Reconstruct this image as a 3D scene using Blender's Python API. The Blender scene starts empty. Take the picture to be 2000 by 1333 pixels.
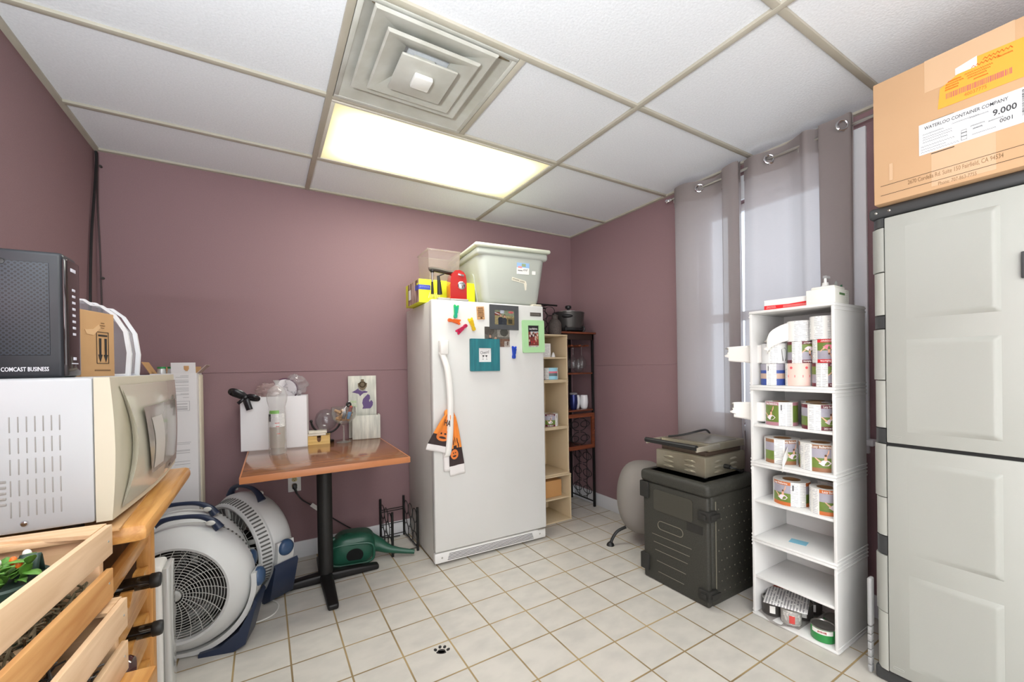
import bpy, bmesh, math, random
from mathutils import Matrix, Vector
random.seed(7)
SC = bpy.context.scene
COL = SC.collection
PI = math.pi
sin, cos = math.sin, math.cos
HC = 2.385                      # ceiling height
XR, XL, YB, YF = 2.184, -1.003, 0.469, -4.7
GR = 0.6096                     # ceiling grid module

# ---- camera
cd = bpy.data.cameras.new('camera'); cam = bpy.data.objects.new('camera', cd); COL.objects.link(cam)
yaw, pit, rol = 0.54603, -0.00521, -0.01624
Fw = Vector((sin(yaw)*cos(pit), cos(yaw)*cos(pit), sin(pit)))
Rt = Vector((cos(yaw), -sin(yaw), 0)); Up = Rt.cross(Fw)
R2 = cos(rol)*Rt + sin(rol)*Up; U2 = -sin(rol)*Rt + cos(rol)*Up
cam.matrix_world = Matrix(((R2.x, U2.x, -Fw.x, -0.26049), (R2.y, U2.y, -Fw.y, -2.55007), (R2.z, U2.z, -Fw.z, 1.20987), (0, 0, 0, 1)))
cd.sensor_width = 36; cd.lens = 811.99116/2000*36
cd.shift_x = -8.05812/2000; cd.shift_y = 53.18659/2000
cd.clip_start = 0.02; cd.clip_end = 100
SC.camera = cam

# ---- world, exposure
w = bpy.data.worlds.new('sky'); SC.world = w; w.use_nodes = True
bg = w.node_tree.nodes['Background']; bg.inputs[0].default_value = (0.80, 0.88, 1.0, 1); bg.inputs[1].default_value = 2.5
try: SC.cycles.transparent_max_bounces = 40
except Exception: pass
vs = SC.view_settings
vs.view_transform = 'Standard'; vs.look = 'None'; vs.exposure = -0.06; vs.gamma = 1; vs.use_curve_mapping = False
LIGHT_E = 17.5      # emission of the ceiling fixtures
FILL_LEFT_E = 58.0       # added unseen fill light at the left wall, behind the camera
FILL_REAR_E = 38.0      # added unseen fill light at the wall behind the camera
FILL_UP_E = 105.0        # added unseen lamp behind the camera, fills by way of the ceiling

# ---- materials
def lin(c):
    return tuple((v/12.92 if v <= .04045 else ((v+.055)/1.055)**2.4) for v in [x/255 for x in c])
MATS = {}
def mat(name, rgb, rough=.5, metal=0., noise=None, bump=None, spec=.5, coat=0., stretch=(1, 1, 1), alpha=None):
    """noise=(scale, amount, rgb2): surface mottling; bump=(scale, strength)"""
    if name in MATS: return MATS[name]
    m = bpy.data.materials.new(name); m.use_nodes = True; MATS[name] = m
    nt = m.node_tree; N = nt.nodes; L = nt.links; b = N['Principled BSDF']
    b.inputs['Base Color'].default_value = (*lin(rgb), 1); b.inputs['Roughness'].default_value = rough
    b.inputs['Metallic'].default_value = metal; b.inputs['Specular IOR Level'].default_value = spec
    b.inputs['Coat Weight'].default_value = coat
    if noise or bump:
        tc = N.new('ShaderNodeTexCoord'); mp = N.new('ShaderNodeMapping'); mp.inputs['Scale'].default_value = stretch
        L.new(tc.outputs['Object'], mp.inputs[0])
    if noise:
        t = N.new('ShaderNodeTexNoise'); t.inputs['Scale'].default_value = noise[0]; t.inputs['Detail'].default_value = 5
        L.new(mp.outputs[0], t.inputs['Vector'])
        r = N.new('ShaderNodeValToRGB'); r.color_ramp.elements[0].position = .5-noise[1]; r.color_ramp.elements[1].position = .5+noise[1]
        r.color_ramp.elements[0].color = (*lin(noise[2]), 1); r.color_ramp.elements[1].color = (*lin(rgb), 1)
        L.new(t.outputs['Fac'], r.inputs[0]); L.new(r.outputs[0], b.inputs['Base Color'])
    if bump:
        t = N.new('ShaderNodeTexNoise'); t.inputs['Scale'].default_value = bump[0]; t.inputs['Detail'].default_value = 3
        L.new(mp.outputs[0], t.inputs['Vector'])
        bp = N.new('ShaderNodeBump'); bp.inputs['Strength'].default_value = bump[1]; bp.inputs['Distance'].default_value = .002
        L.new(t.outputs['Fac'], bp.inputs['Height']); L.new(bp.outputs[0], b.inputs['Normal'])
    return m
def clear(name, rgb=(255, 255, 255), tint=.0, ior=1.45, haze=0., hz=(235, 235, 235), rough=.02):
    """thin clear glass or plastic: transparent with a fresnel gloss, and some milky haze"""
    if name in MATS: return MATS[name]
    m = bpy.data.materials.new(name); m.use_nodes = True; MATS[name] = m
    nt = m.node_tree; N = nt.nodes; L = nt.links; N.remove(N['Principled BSDF']); out = N['Material Output']
    tr = N.new('ShaderNodeBsdfTransparent'); tr.inputs[0].default_value = (*lin(rgb), 1)
    gl = N.new('ShaderNodeBsdfGlossy'); gl.inputs['Roughness'].default_value = rough
    lw = N.new('ShaderNodeLayerWeight'); pw = N.new('ShaderNodeMath'); pw.operation = 'POWER'; pw.inputs[1].default_value = 3.2; L.new(lw.outputs['Facing'], pw.inputs[0])
    fr = N.new('ShaderNodeMath'); fr.operation = 'MULTIPLY_ADD'; fr.inputs[1].default_value = .75; fr.inputs[2].default_value = ((ior-1)/(ior+1))**2; L.new(pw.outputs[0], fr.inputs[0])
    mx = N.new('ShaderNodeMixShader'); L.new(fr.outputs[0], mx.inputs[0]); L.new(tr.outputs[0], mx.inputs[1]); L.new(gl.outputs[0], mx.inputs[2])
    last = mx
    if haze > 0:
        df = N.new('ShaderNodeBsdfDiffuse'); df.inputs[0].default_value = (*lin(hz), 1)
        tl = N.new('ShaderNodeBsdfTranslucent'); tl.inputs[0].default_value = (*lin(hz), 1)
        ad = N.new('ShaderNodeMixShader'); ad.inputs[0].default_value = .4; L.new(df.outputs[0], ad.inputs[1]); L.new(tl.outputs[0], ad.inputs[2])
        m2 = N.new('ShaderNodeMixShader'); m2.inputs[0].default_value = haze; L.new(mx.outputs[0], m2.inputs[1]); L.new(ad.outputs[0], m2.inputs[2]); last = m2
    L.new(last.outputs[0], out.inputs[0])
    return m
def wood(name, c1, c2, axis='x', scale=6., rough=.45, coat=0.):
    if name in MATS: return MATS[name]
    m = bpy.data.materials.new(name); m.use_nodes = True; MATS[name] = m
    nt = m.node_tree; N = nt.nodes; L = nt.links; b = N['Principled BSDF']
    tc = N.new('ShaderNodeTexCoord'); mp = N.new('ShaderNodeMapping')
    s = {'x': (1, 14, 14), 'y': (14, 1, 14), 'z': (14, 14, 1)}[axis]; mp.inputs['Scale'].default_value = s
    t = N.new('ShaderNodeTexNoise'); t.inputs['Scale'].default_value = scale; t.inputs['Detail'].default_value = 6; t.inputs['Distortion'].default_value = .6
    r = N.new('ShaderNodeValToRGB'); r.color_ramp.elements[0].position = .34; r.color_ramp.elements[1].position = .66
    r.color_ramp.elements[0].color = (*lin(c1), 1); r.color_ramp.elements[1].color = (*lin(c2), 1)
    L.new(tc.outputs['Object'], mp.inputs[0]); L.new(mp.outputs[0], t.inputs['Vector']); L.new(t.outputs['Fac'], r.inputs[0]); L.new(r.outputs[0], b.inputs['Base Color'])
    b.inputs['Roughness'].default_value = rough; b.inputs['Coat Weight'].default_value = coat
    return m
def printed(name, paper, ink, per=.009, fill=.45, axis='z', gaps=60.):
    """paper carrying small grey lines of print"""
    if name in MATS: return MATS[name]
    m = bpy.data.materials.new(name); m.use_nodes = True; MATS[name] = m
    nt = m.node_tree; N = nt.nodes; L = nt.links; b = N['Principled BSDF']; b.inputs['Roughness'].default_value = .55
    tc = N.new('ShaderNodeTexCoord'); sp = N.new('ShaderNodeSeparateXYZ'); L.new(tc.outputs['Object'], sp.inputs[0])
    dv = N.new('ShaderNodeMath'); dv.operation = 'DIVIDE'; dv.inputs[1].default_value = per; L.new(sp.outputs['XYZ'.index(axis.upper())], dv.inputs[0])
    fc = N.new('ShaderNodeMath'); fc.operation = 'FRACT'; L.new(dv.outputs[0], fc.inputs[0])
    lt = N.new('ShaderNodeMath'); lt.operation = 'LESS_THAN'; lt.inputs[1].default_value = fill; L.new(fc.outputs[0], lt.inputs[0])
    t = N.new('ShaderNodeTexNoise'); t.inputs['Scale'].default_value = gaps; t.inputs['Detail'].default_value = 2; L.new(tc.outputs['Object'], t.inputs['Vector'])
    g = N.new('ShaderNodeMath'); g.operation = 'GREATER_THAN'; g.inputs[1].default_value = .43; L.new(t.outputs['Fac'], g.inputs[0])
    mu = N.new('ShaderNodeMath'); mu.operation = 'MULTIPLY'; L.new(lt.outputs[0], mu.inputs[0]); L.new(g.outputs[0], mu.inputs[1])
    mx = N.new('ShaderNodeMix'); mx.data_type = 'RGBA'; L.new(mu.outputs[0], mx.inputs[0])
    mx.inputs[6].default_value = (*lin(paper), 1); mx.inputs[7].default_value = (*lin(ink), 1); L.new(mx.outputs[2], b.inputs['Base Color'])
    return m
def emit(name, rgb, s):
    if name in MATS: return MATS[name]
    m = bpy.data.materials.new(name); m.use_nodes = True; MATS[name] = m
    N = m.node_tree.nodes; N.remove(N['Principled BSDF']); e = N.new('ShaderNodeEmission')
    e.inputs[0].default_value = (*rgb, 1); e.inputs[1].default_value = s; m.node_tree.links.new(e.outputs[0], N['Material Output'].inputs[0])
    return m

# ---- mesh helpers
def TR(x, y, z): return Matrix.Translation((x, y, z))
def RZ(a): return Matrix.Rotation(a, 4, 'Z')
def RX(a): return Matrix.Rotation(a, 4, 'X')
def RY(a): return Matrix.Rotation(a, 4, 'Y')
def basis(X, Y, Z, o): return Matrix(((X[0], Y[0], Z[0], o[0]), (X[1], Y[1], Z[1], o[1]), (X[2], Y[2], Z[2], o[2]), (0, 0, 0, 1)))
def FY(x, y, z): return basis((1, 0, 0), (0, 0, 1), (0, -1, 0), (x, y, z))     # drawn plane that faces -y
def FXM(x, y, z): return basis((0, -1, 0), (0, 0, 1), (-1, 0, 0), (x, y, z))   # faces -x
def FXP(x, y, z): return basis((0, 1, 0), (0, 0, 1), (1, 0, 0), (x, y, z))     # faces +x
def FZ(x, y, z): return TR(x, y, z)

class G:
    def __init__(s): s.bm = bmesh.new()
    def merge(s, b, T=None, m=0, fn=None):
        vm = {}
        for v in b.verts:
            c = v.co.copy()
            if fn: c = Vector(fn(c))
            if T is not None: c = T @ c
            vm[v] = s.bm.verts.new(c)
        for f in b.faces:
            try:
                nf = s.bm.faces.new([vm[v] for v in f.verts]); nf.material_index = m if m >= 0 else f.material_index
            except ValueError: pass
        b.free(); return s
    def box(s, X, Y, Z, b=0., m=0, T=None, seg=2, fn=None, cuts=0):
        t = bmesh.new(); bmesh.ops.create_cube(t, size=1)
        for v in t.verts: v.co = Vector((X[0]+(v.co.x+.5)*(X[1]-X[0]), Y[0]+(v.co.y+.5)*(Y[1]-Y[0]), Z[0]+(v.co.z+.5)*(Z[1]-Z[0])))
        if b > 0: bmesh.ops.bevel(t, geom=t.edges[:], offset=b, segments=seg, affect='EDGES', profile=.5, clamp_overlap=True)
        if cuts: bmesh.ops.subdivide_edges(t, edges=t.edges[:], cuts=cuts, use_grid_fill=True)
        bmesh.ops.recalc_face_normals(t, faces=t.faces[:])
        return s.merge(t, T, m, fn)
    def lathe(s, prof, c=(0, 0, 0), n=28, m=0, T=None, a0=0., a1=2*PI, mf=None, sx=1., sy=1.):
        full = abs(a1-a0-2*PI) < 1e-6; k = n if full else n+1
        TT = TR(*c) if T is None else T @ TR(*c)
        rings = []
        for r, z in prof:
            if r < 1e-6: rings.append([s.bm.verts.new(TT @ Vector((0, 0, z)))])
            else: rings.append([s.bm.verts.new(TT @ Vector((sx*r*cos(a0+(a1-a0)*i/n), sy*r*sin(a0+(a1-a0)*i/n), z))) for i in range(k)])
        for j in range(len(rings)-1):
            A, B = rings[j], rings[j+1]
            for i in range(n):
                i2 = (i+1) % k
                q = [A[i % len(A)], A[i2 % len(A)], B[i2 % len(B)], B[i % len(B)]]
                u = []
                for v in q:
                    if v not in u: u.append(v)
                if len(u) > 2:
                    f = s.bm.faces.new(u); f.material_index = mf(j, i) if mf else m
        return s
    def cyl(s, p, q, r, r2=None, n=16, m=0):
        p, q = Vector(p), Vector(q); d = q-p; T = TR(*p) @ d.to_track_quat('Z', 'Y').to_matrix().to_4x4()
        r2 = r if r2 is None else r2
        return s.lathe([(0, 0), (r, 0), (r2, d.length), (0, d.length)], n=n, m=m, T=T)
    def tube(s, pts, r, n=8, m=0, closed=False, rf=None):
        P = [Vector(p) for p in pts]; k = len(P); rings = []; up = None
        for i in range(k):
            if closed: d = P[(i+1) % k]-P[i-1]
            else: d = P[min(i+1, k-1)]-P[max(i-1, 0)]
            d.normalize()
            if up is None:
                up = Vector((0, 0, 1)) if abs(d.z) < .9 else Vector((1, 0, 0))
            up = (up-d*up.dot(d)).normalized(); sd = d.cross(up)
            rr = rf(i/(k-1)) if rf else r
            rings.append([s.bm.verts.new(P[i]+rr*(cos(2*PI*j/n)*up+sin(2*PI*j/n)*sd)) for j in range(n)])
        for i in range(k if closed else k-1):
            A, B = rings[i], rings[(i+1) % k]
            for j in range(n):
                f = s.bm.faces.new([A[j], A[(j+1) % n], B[(j+1) % n], B[j]]); f.material_index = m
        if not closed:
            for rg, rev in ((rings[0], 1), (rings[-1], 0)):
                f = s.bm.faces.new(rg if rev else rg[::-1]); f.material_index = m
        return s
    def ring(s, c, r, t, T=None, m=0, n=28, k=8, sx=1., sy=1.):
        pts = [(c[0]+sx*r*cos(2*PI*i/n), c[1]+sy*r*sin(2*PI*i/n), c[2]) for i in range(n)]
        if T is not None: pts = [T @ Vector(p) for p in pts]
        return s.tube(pts, t, k, m, True)
    def prism(s, poly, z0, z1, T=None, m=0):
        T = T or Matrix(); lo = [s.bm.verts.new(T @ Vector((x, y, z0))) for x, y in poly]; hi = [s.bm.verts.new(T @ Vector((x, y, z1))) for x, y in poly]
        n = len(poly)
        for f in (lo[::-1], hi): s.bm.faces.new(f).material_index = m
        for i in range(n): s.bm.faces.new([lo[i], lo[(i+1) % n], hi[(i+1) % n], hi[i]]).material_index = m
        return s
    def sheet(s, f, nu, nv, m=0, mf=None, cu=False):
        V = [[s.bm.verts.new(f(i/nu, j/nv)) for j in range(nv+1)] for i in range(nu if cu else nu+1)]
        for i in range(nu):
            for j in range(nv):
                i2 = (i+1) % len(V)
                fc = s.bm.faces.new([V[i][j], V[i2][j], V[i2][j+1], V[i][j+1]]); fc.material_index = mf((i+.5)/nu, (j+.5)/nv) if mf else m
        return s
    def ball(s, c, r, m=0, n=16, k=10, T=None):
        r = (r, r, r) if not hasattr(r, '__len__') else r
        b = bmesh.new(); bmesh.ops.create_uvsphere(b, u_segments=n, v_segments=k, radius=1)
        return s.merge(b, T, m, lambda q: (c[0]+q.x*r[0], c[1]+q.y*r[1], c[2]+q.z*r[2]))
    def done(s, name, mats, parent=None, loc=None, rz=0, angle=38, thick=0, subd=0, off=-1):
        me = bpy.data.meshes.new(name); bmesh.ops.recalc_face_normals(s.bm, faces=s.bm.faces[:]) if not thick else None
        s.bm.to_mesh(me); s.bm.free()
        for mm in (mats if isinstance(mats, (list, tuple)) else [mats]): me.materials.append(mm)
        for p in me.polygons: p.use_smooth = True
        try: me.set_sharp_from_angle(angle=math.radians(angle))
        except Exception: pass
        o = bpy.data.objects.new(name, me); COL.objects.link(o)
        if parent: o.parent = parent
        if loc is not None: o.location = loc
        o.rotation_euler[2] = rz
        if thick:
            md = o.modifiers.new('thickness', 'SOLIDIFY'); md.thickness = thick; md.offset = off
        if subd:
            md = o.modifiers.new('smooth', 'SUBSURF'); md.levels = subd; md.render_levels = subd
        return o
def tag(o, label, cat, group=None):
    o['label'] = label; o['category'] = cat
    if group: o['group'] = group
    return o
def struct(o): o['kind'] = 'structure'; return o
def thing(name, label, cat, loc=(0, 0, 0), rz=0, group=None):
    o = bpy.data.objects.new(name, None); COL.objects.link(o); o.location = loc; o.rotation_euler[2] = rz; o.empty_display_size = .05
    return tag(o, label, cat, group)
def text(s, size, m, parent, T, align='CENTER', ext=.0003, name='lettering', wrap=None, sx=1., valign='CENTER', label=None, sp=1., bold=.012):
    cu = bpy.data.curves.new('t', 'FONT'); cu.body = s; cu.size = size; cu.align_x = align; cu.align_y = valign; cu.extrude = ext; cu.resolution_u = 2; cu.offset = size*bold; cu.space_character = sp
    ob = bpy.data.objects.new('t', cu); COL.objects.link(ob)
    dg = bpy.context.evaluated_depsgraph_get(); me = bpy.data.meshes.new_from_object(ob.evaluated_get(dg))
    bpy.data.objects.remove(ob); bpy.data.curves.remove(cu)
    for v in me.vertices:
        c = v.co.copy(); c.x *= sx
        if wrap: a = wrap[1]+c.x/wrap[0]; c = Vector((wrap[0]*cos(a), wrap[0]*sin(a), wrap[2]+c.y)) + Vector((cos(a), sin(a), 0))*c.z
        v.co = T @ c
    me.materials.clear(); me.materials.append(m); me.name = name
    o = bpy.data.objects.new(name, me); COL.objects.link(o)
    if parent: o.parent = parent
    if label: o['label'] = label
    return o
def copy_thing(o, parent=None):
    c = o.copy(); COL.objects.link(c)
    if parent: c.parent = parent
    for ch in [x for x in COL.objects if x.parent == o]: copy_thing(ch, c)
    return c
def rrect(x0, x1, y0, y1, r, n=5):
    P = []
    for cx, cy, a in ((x1-r, y1-r, 0), (x0+r, y1-r, PI/2), (x0+r, y0+r, PI), (x1-r, y0+r, 1.5*PI)):
        P += [(cx+r*cos(a+PI/2*i/n), cy+r*sin(a+PI/2*i/n)) for i in range(n+1)]
    return P
def ell(cx, cy, rx, ry, n=20, a=0): return [(cx+rx*cos(2*PI*i/n)*cos(a)-ry*sin(2*PI*i/n)*sin(a), cy+rx*cos(2*PI*i/n)*sin(a)+ry*sin(2*PI*i/n)*cos(a)) for i in range(n)]
def spline(P, n=8):
    P = [Vector(p) for p in P]; out = []
    for i in range(len(P)-1):
        a, b, c, d = P[max(i-1, 0)], P[i], P[i+1], P[min(i+2, len(P)-1)]
        for k in range(n):
            t = k/n; out.append(.5*((2*b)+(c-a)*t+(2*a-5*b+4*c-d)*t*t+(3*b-a-3*c+d)*t**3))
    out.append(P[-1]); return out

# common materials
WHITE = mat('white_plastic', (232, 231, 228), .4)
BLACK = mat('black_plastic', (26, 26, 27), .45)
BLKMET = mat('black_metal', (28, 27, 27), .45, .3)
STEEL = mat('brushed_steel', (190, 188, 182), .3, 1., bump=(40, .1))
CHROME = mat('chrome', (215, 215, 218), .12, 1.)
CARD = mat('cardboard', (203, 160, 112), .8, noise=(9, .3, (190, 147, 100)))
PAPER = mat('white_paper', (236, 234, 230), .7)
INK = mat('black_ink', (32, 30, 30), .6)
GREYINK = mat('grey_ink', (120, 118, 118), .6)
LINES = printed('label_print', (238, 237, 234), (190, 190, 193), .0072, .42)

def scribble(m, parent, T, length, h, seed=1, r=.0006, name='printed_mark', n=26):
    """a line of print too small to read in the photograph: a wavering stroke"""
    rnd = random.Random(seed); x = -length/2; P = []
    for k in range(n+1):
        P.append(T @ Vector((x+length*k/n, (h if k % 2 else -h)*rnd.uniform(.35, .6), r*.4)))
    return G().tube(P, r, 4).done(name, m, parent)
# ================================================================= ROOM
def tile_mat():
    m = bpy.data.materials.new('floor_tile'); m.use_nodes = True; nt = m.node_tree; N = nt.nodes; L = nt.links; b = N['Principled BSDF']
    S, OX, OY, W = 0.2020, 0.6248, -0.4111, 0.0065
    tc = N.new('ShaderNodeTexCoord'); sp = N.new('ShaderNodeSeparateXYZ'); L.new(tc.outputs['Object'], sp.inputs[0])
    def mth(op, a, v=None):
        n = N.new('ShaderNodeMath'); n.operation = op
        for i, q in enumerate((a, v)):
            if q is None: continue
            if hasattr(q, 'links'): L.new(q, n.inputs[i])
            else: n.inputs[i].default_value = q
        return n.outputs[0]
    cells, masks = [], []
    for k, o in ((0, OX), (1, OY)):
        u = mth('DIVIDE', mth('SUBTRACT', sp.outputs[k], o-20*S), S); fr = mth('FRACT', u); cells.append(mth('FLOOR', u))
        e = mth('MINIMUM', fr, mth('SUBTRACT', 1.0, fr)); masks.append(e)
    edge = mth('MINIMUM', masks[0], masks[1])
    gr = N.new('ShaderNodeMapRange'); gr.inputs[1].default_value = W/S*.42; gr.inputs[2].default_value = W/S*.62; L.new(edge, gr.inputs[0])
    cb = N.new('ShaderNodeCombineXYZ'); L.new(cells[0], cb.inputs[0]); L.new(cells[1], cb.inputs[1])
    wn = N.new('ShaderNodeTexWhiteNoise'); L.new(cb.outputs[0], wn.inputs['Vector'])
    ad = N.new('ShaderNodeVectorMath'); ad.operation = 'MULTIPLY_ADD'; L.new(wn.outputs['Color'], ad.inputs[0]); ad.inputs[1].default_value = (9, 9, 9); L.new(tc.outputs['Object'], ad.inputs[2])
    mp = N.new('ShaderNodeMapping'); mp.inputs['Scale'].default_value = (1, 1.6, 1); L.new(ad.outputs[0], mp.inputs[0])
    t = N.new('ShaderNodeTexNoise'); t.inputs['Scale'].default_value = 9; t.inputs['Detail'].default_value = 4; L.new(mp.outputs[0], t.inputs['Vector'])
    r = N.new('ShaderNodeValToRGB'); r.color_ramp.elements[0].position = .3; r.color_ramp.elements[1].position = .62
    r.color_ramp.elements[0].color = (*lin((192, 188, 180)), 1); r.color_ramp.elements[1].color = (*lin((205, 200, 191)), 1); L.new(t.outputs['Fac'], r.inputs[0])
    t2 = N.new('ShaderNodeTexNoise'); t2.inputs['Scale'].default_value = 3; L.new(tc.outputs['Object'], t2.inputs['Vector'])
    r2 = N.new('ShaderNodeValToRGB'); r2.color_ramp.elements[0].color = (*lin((128, 108, 74)), 1); r2.color_ramp.elements[1].color = (*lin((176, 152, 108)), 1); r2.color_ramp.elements[0].position = .35; r2.color_ramp.elements[1].position = .65; L.new(t2.outputs['Fac'], r2.inputs[0])
    mx = N.new('ShaderNodeMix'); mx.data_type = 'RGBA'; L.new(gr.outputs[0], mx.inputs[0]); L.new(r2.outputs[0], mx.inputs[6]); L.new(r.outputs[0], mx.inputs[7]); L.new(mx.outputs[2], b.inputs['Base Color'])
    ro = N.new('ShaderNodeMapRange'); ro.inputs[3].default_value = .85; ro.inputs[4].default_value = .38; L.new(gr.outputs[0], ro.inputs[0]); L.new(ro.outputs[0], b.inputs['Roughness'])
    bp = N.new('ShaderNodeBump'); bp.inputs['Strength'].default_value = .6; bp.inputs['Distance'].default_value = .002; L.new(gr.outputs[0], bp.inputs['Height']); L.new(bp.outputs[0], b.inputs['Normal'])
    return m
WALL = mat('mauve_wall_covering', (143, 114, 117), .75, noise=(260, .35, (132, 104, 108)), bump=(420, .35))
CEIL = mat('ceiling_tile', (226, 228, 232), .9, noise=(130, .2, (216, 218, 222)), bump=(110, .5))
GRID = mat('ceiling_grid_metal', (186, 181, 168), .5, noise=(5, .3, (170, 163, 146)))
BASE = mat('white_baseboard', (222, 223, 226), .5)
TRIM = mat('white_window_trim', (232, 233, 236), .45)
struct(G().box((XL-.1, XR+.1), (YF-.1, YB+.1), (-.1, 0)).done('floor', tile_mat()))
g = G().box((XL-.1, XR+.1), (YF-.1, YB+.1), (HC+.007, HC+.1)); struct(g.done('ceiling', CEIL))
struct(G().box((XL-.1, XR+.1), (YB, YB+.1), (0, HC+.007)).done('wall_back', WALL))
struct(G().box((XL-.1, XL), (YF, YB), (0, HC+.007)).done('wall_left', WALL))
struct(G().box((XL-.1, XR+.1), (YF-.1, YF), (0, HC+.007)).done('wall_front', WALL))
WY0, WY1, WZ0, WZ1 = -1.675, -.850, .84, 2.172       # window opening
g = G(); g.box((XR, XR+.12), (YF, WY0), (0, HC+.007)); g.box((XR, XR+.12), (WY1, YB), (0, HC+.007)); g.box((XR, XR+.12), (WY0, WY1), (0, WZ0)); g.box((XR, XR+.12), (WY0, WY1), (WZ1, HC+.007))
struct(g.done('wall_right', WALL))
# wall covering seam at half height
g = G().box((XL, XR), (YB-.003, YB), (1.198, 1.204), .001); struct(g.done('trim_1', WALL))
g = G().box((XR-.003, XR), (-.72, YB-.003), (1.204, 1.210), .001); struct(g.done('trim_2', WALL))
for nm, X, Y in (('baseboard_back', (XL, XR), (YB-.012, YB)), ('baseboard_right', (XR-.012, XR), (YF, YB-.012)), ('baseboard_left', (XL, XL+.012), (YF, YB-.012)), ('baseboard_front', (XL+.012, XR-.012), (YF, YF+.012))):
    struct(G().box(X, Y, (0, .105), .003).done(nm, BASE))
# ceiling grid
g = G(); bw = .0125; z0, z1 = HC-.004, HC+.007
k = -7
while k*GR < YB:
    if k*GR > YF: g.box((XL, XR), (k*GR-bw, k*GR+bw), (z0, z1), .001)
    k += 1
for u in (-2, 0, 2): 
    if XL < u*GR < XR: g.box((u*GR-bw, u*GR+bw), (YF, YB), (z0-.001, z1), .001)
g.box((GR-bw, GR+bw), (-2*GR+bw, -GR-bw), (z0, z1), .001)
g.box((XL, XR), (YB-.022, YB), (z0, z1)); g.box((XL, XL+.022), (YF, YB), (z0-.0005, z1)); g.box((XR-.022, XR), (YF, YB), (z0-.0005, z1)); g.box((XL, XR), (YF, YF+.022), (z0, z1))
struct(g.done('trim_3', GRID))
# window
g = G(); x0, x1 = XR-.018, XR
g.box((x0, x1), (WY0-.065, WY0), (WZ0-.07, WZ1+.14), .003); g.box((x0, x1), (WY1, WY1+.065), (WZ0-.07, WZ1+.14), .003); g.box((x0, x1), (WY0, WY1), (WZ1, WZ1+.14), .003)
g.box((x0-.03, x1), (WY0-.09, WY1+.09), (WZ0-.03, WZ0), .004)
x0, x1 = XR+.05, XR+.085
for a, b_, lo, hi in ((WY0, WY0+.045, WZ0, WZ1), (WY1-.045, WY1, WZ0, WZ1), (WY0+.045, WY1-.045, WZ0, WZ0+.05), (WY0+.045, WY1-.045, WZ1-.045, WZ1), (WY0+.045, WY1-.045, 1.465, 1.52)): g.box((x0, x1), (a, b_), (lo, hi), .003)
win = struct(g.done('window_1', TRIM))
o = G().box((XR+.066, XR+.07), (WY0+.045, WY1-.045), (WZ0+.05, WZ1-.045)).done('window_pane', clear('window_glass', (250, 252, 252)), win)

# ---- ceiling light fixtures
EM = bpy.data.materials.new('lit_diffuser'); EM.use_nodes = True; N = EM.node_tree.nodes; L = EM.node_tree.links; N.remove(N['Principled BSDF'])
e = N.new('ShaderNodeEmission'); tc = N.new('ShaderNodeTexCoord'); sp = N.new('ShaderNodeSeparateXYZ'); L.new(tc.outputs['Object'], sp.inputs[0])
# two fluorescent tubes behind the panel: brighter along them, yellower towards its ends
ab = N.new('ShaderNodeMath'); ab.operation = 'ABSOLUTE'; L.new(sp.outputs[0], ab.inputs[0])
mr = N.new('ShaderNodeMapRange'); mr.inputs[1].default_value = .36; mr.inputs[2].default_value = .585; mr.inputs[3].default_value = 1; mr.inputs[4].default_value = 0; L.new(ab.outputs[0], mr.inputs[0])
ay = N.new('ShaderNodeMath'); ay.operation = 'ABSOLUTE'; L.new(sp.outputs[1], ay.inputs[0])
my = N.new('ShaderNodeMapRange'); my.inputs[1].default_value = .15; my.inputs[2].default_value = .283; my.inputs[3].default_value = 1; my.inputs[4].default_value = 0; L.new(ay.outputs[0], my.inputs[0])
mm = N.new('ShaderNodeMath'); mm.operation = 'MULTIPLY'; L.new(mr.outputs[0], mm.inputs[0]); L.new(my.outputs[0], mm.inputs[1])
cr = N.new('ShaderNodeValToRGB'); cr.color_ramp.elements[0].color = (.054, .049, .028, 1); cr.color_ramp.elements[1].color = (.97, .985, .90, 1); cr.color_ramp.elements[1].position = .9
q = cr.color_ramp.elements.new(.25); q.color = (.12, .113, .074, 1)
L.new(mm.outputs[0], cr.inputs[0]); L.new(cr.outputs[0], e.inputs[0]); e.inputs[1].default_value = LIGHT_E; L.new(e.outputs[0], N['Material Output'].inputs[0])
def fixture(u, v, label):
    t = thing('ceiling_light', label, 'light', ((u+1)*GR, (v+.5)*GR, HC), 0)
    g = G()
    for X, Y in (((-.597, .597), (-.292, -.276)), ((-.597, .597), (.276, .292)), ((-.597, -.581), (-.276, .276)), ((.581, .597), (-.276, .276))): g.box(X, Y, (-.006, .006), .002)
    g.done('frame', mat('light_frame', (205, 200, 188), .4), t)
    G().box((-.581, .581), (-.276, .276), (-.001, .005)).done('diffuser', EM, t)
    return t
fixture(0, -1, 'lit fluorescent ceiling panel with a yellowed diffuser, beside the square air vent')
fixture(-.6, -6, 'added unseen ceiling panel behind the camera, a fill light')  # added fixture out of view, brightens the room from behind
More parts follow.
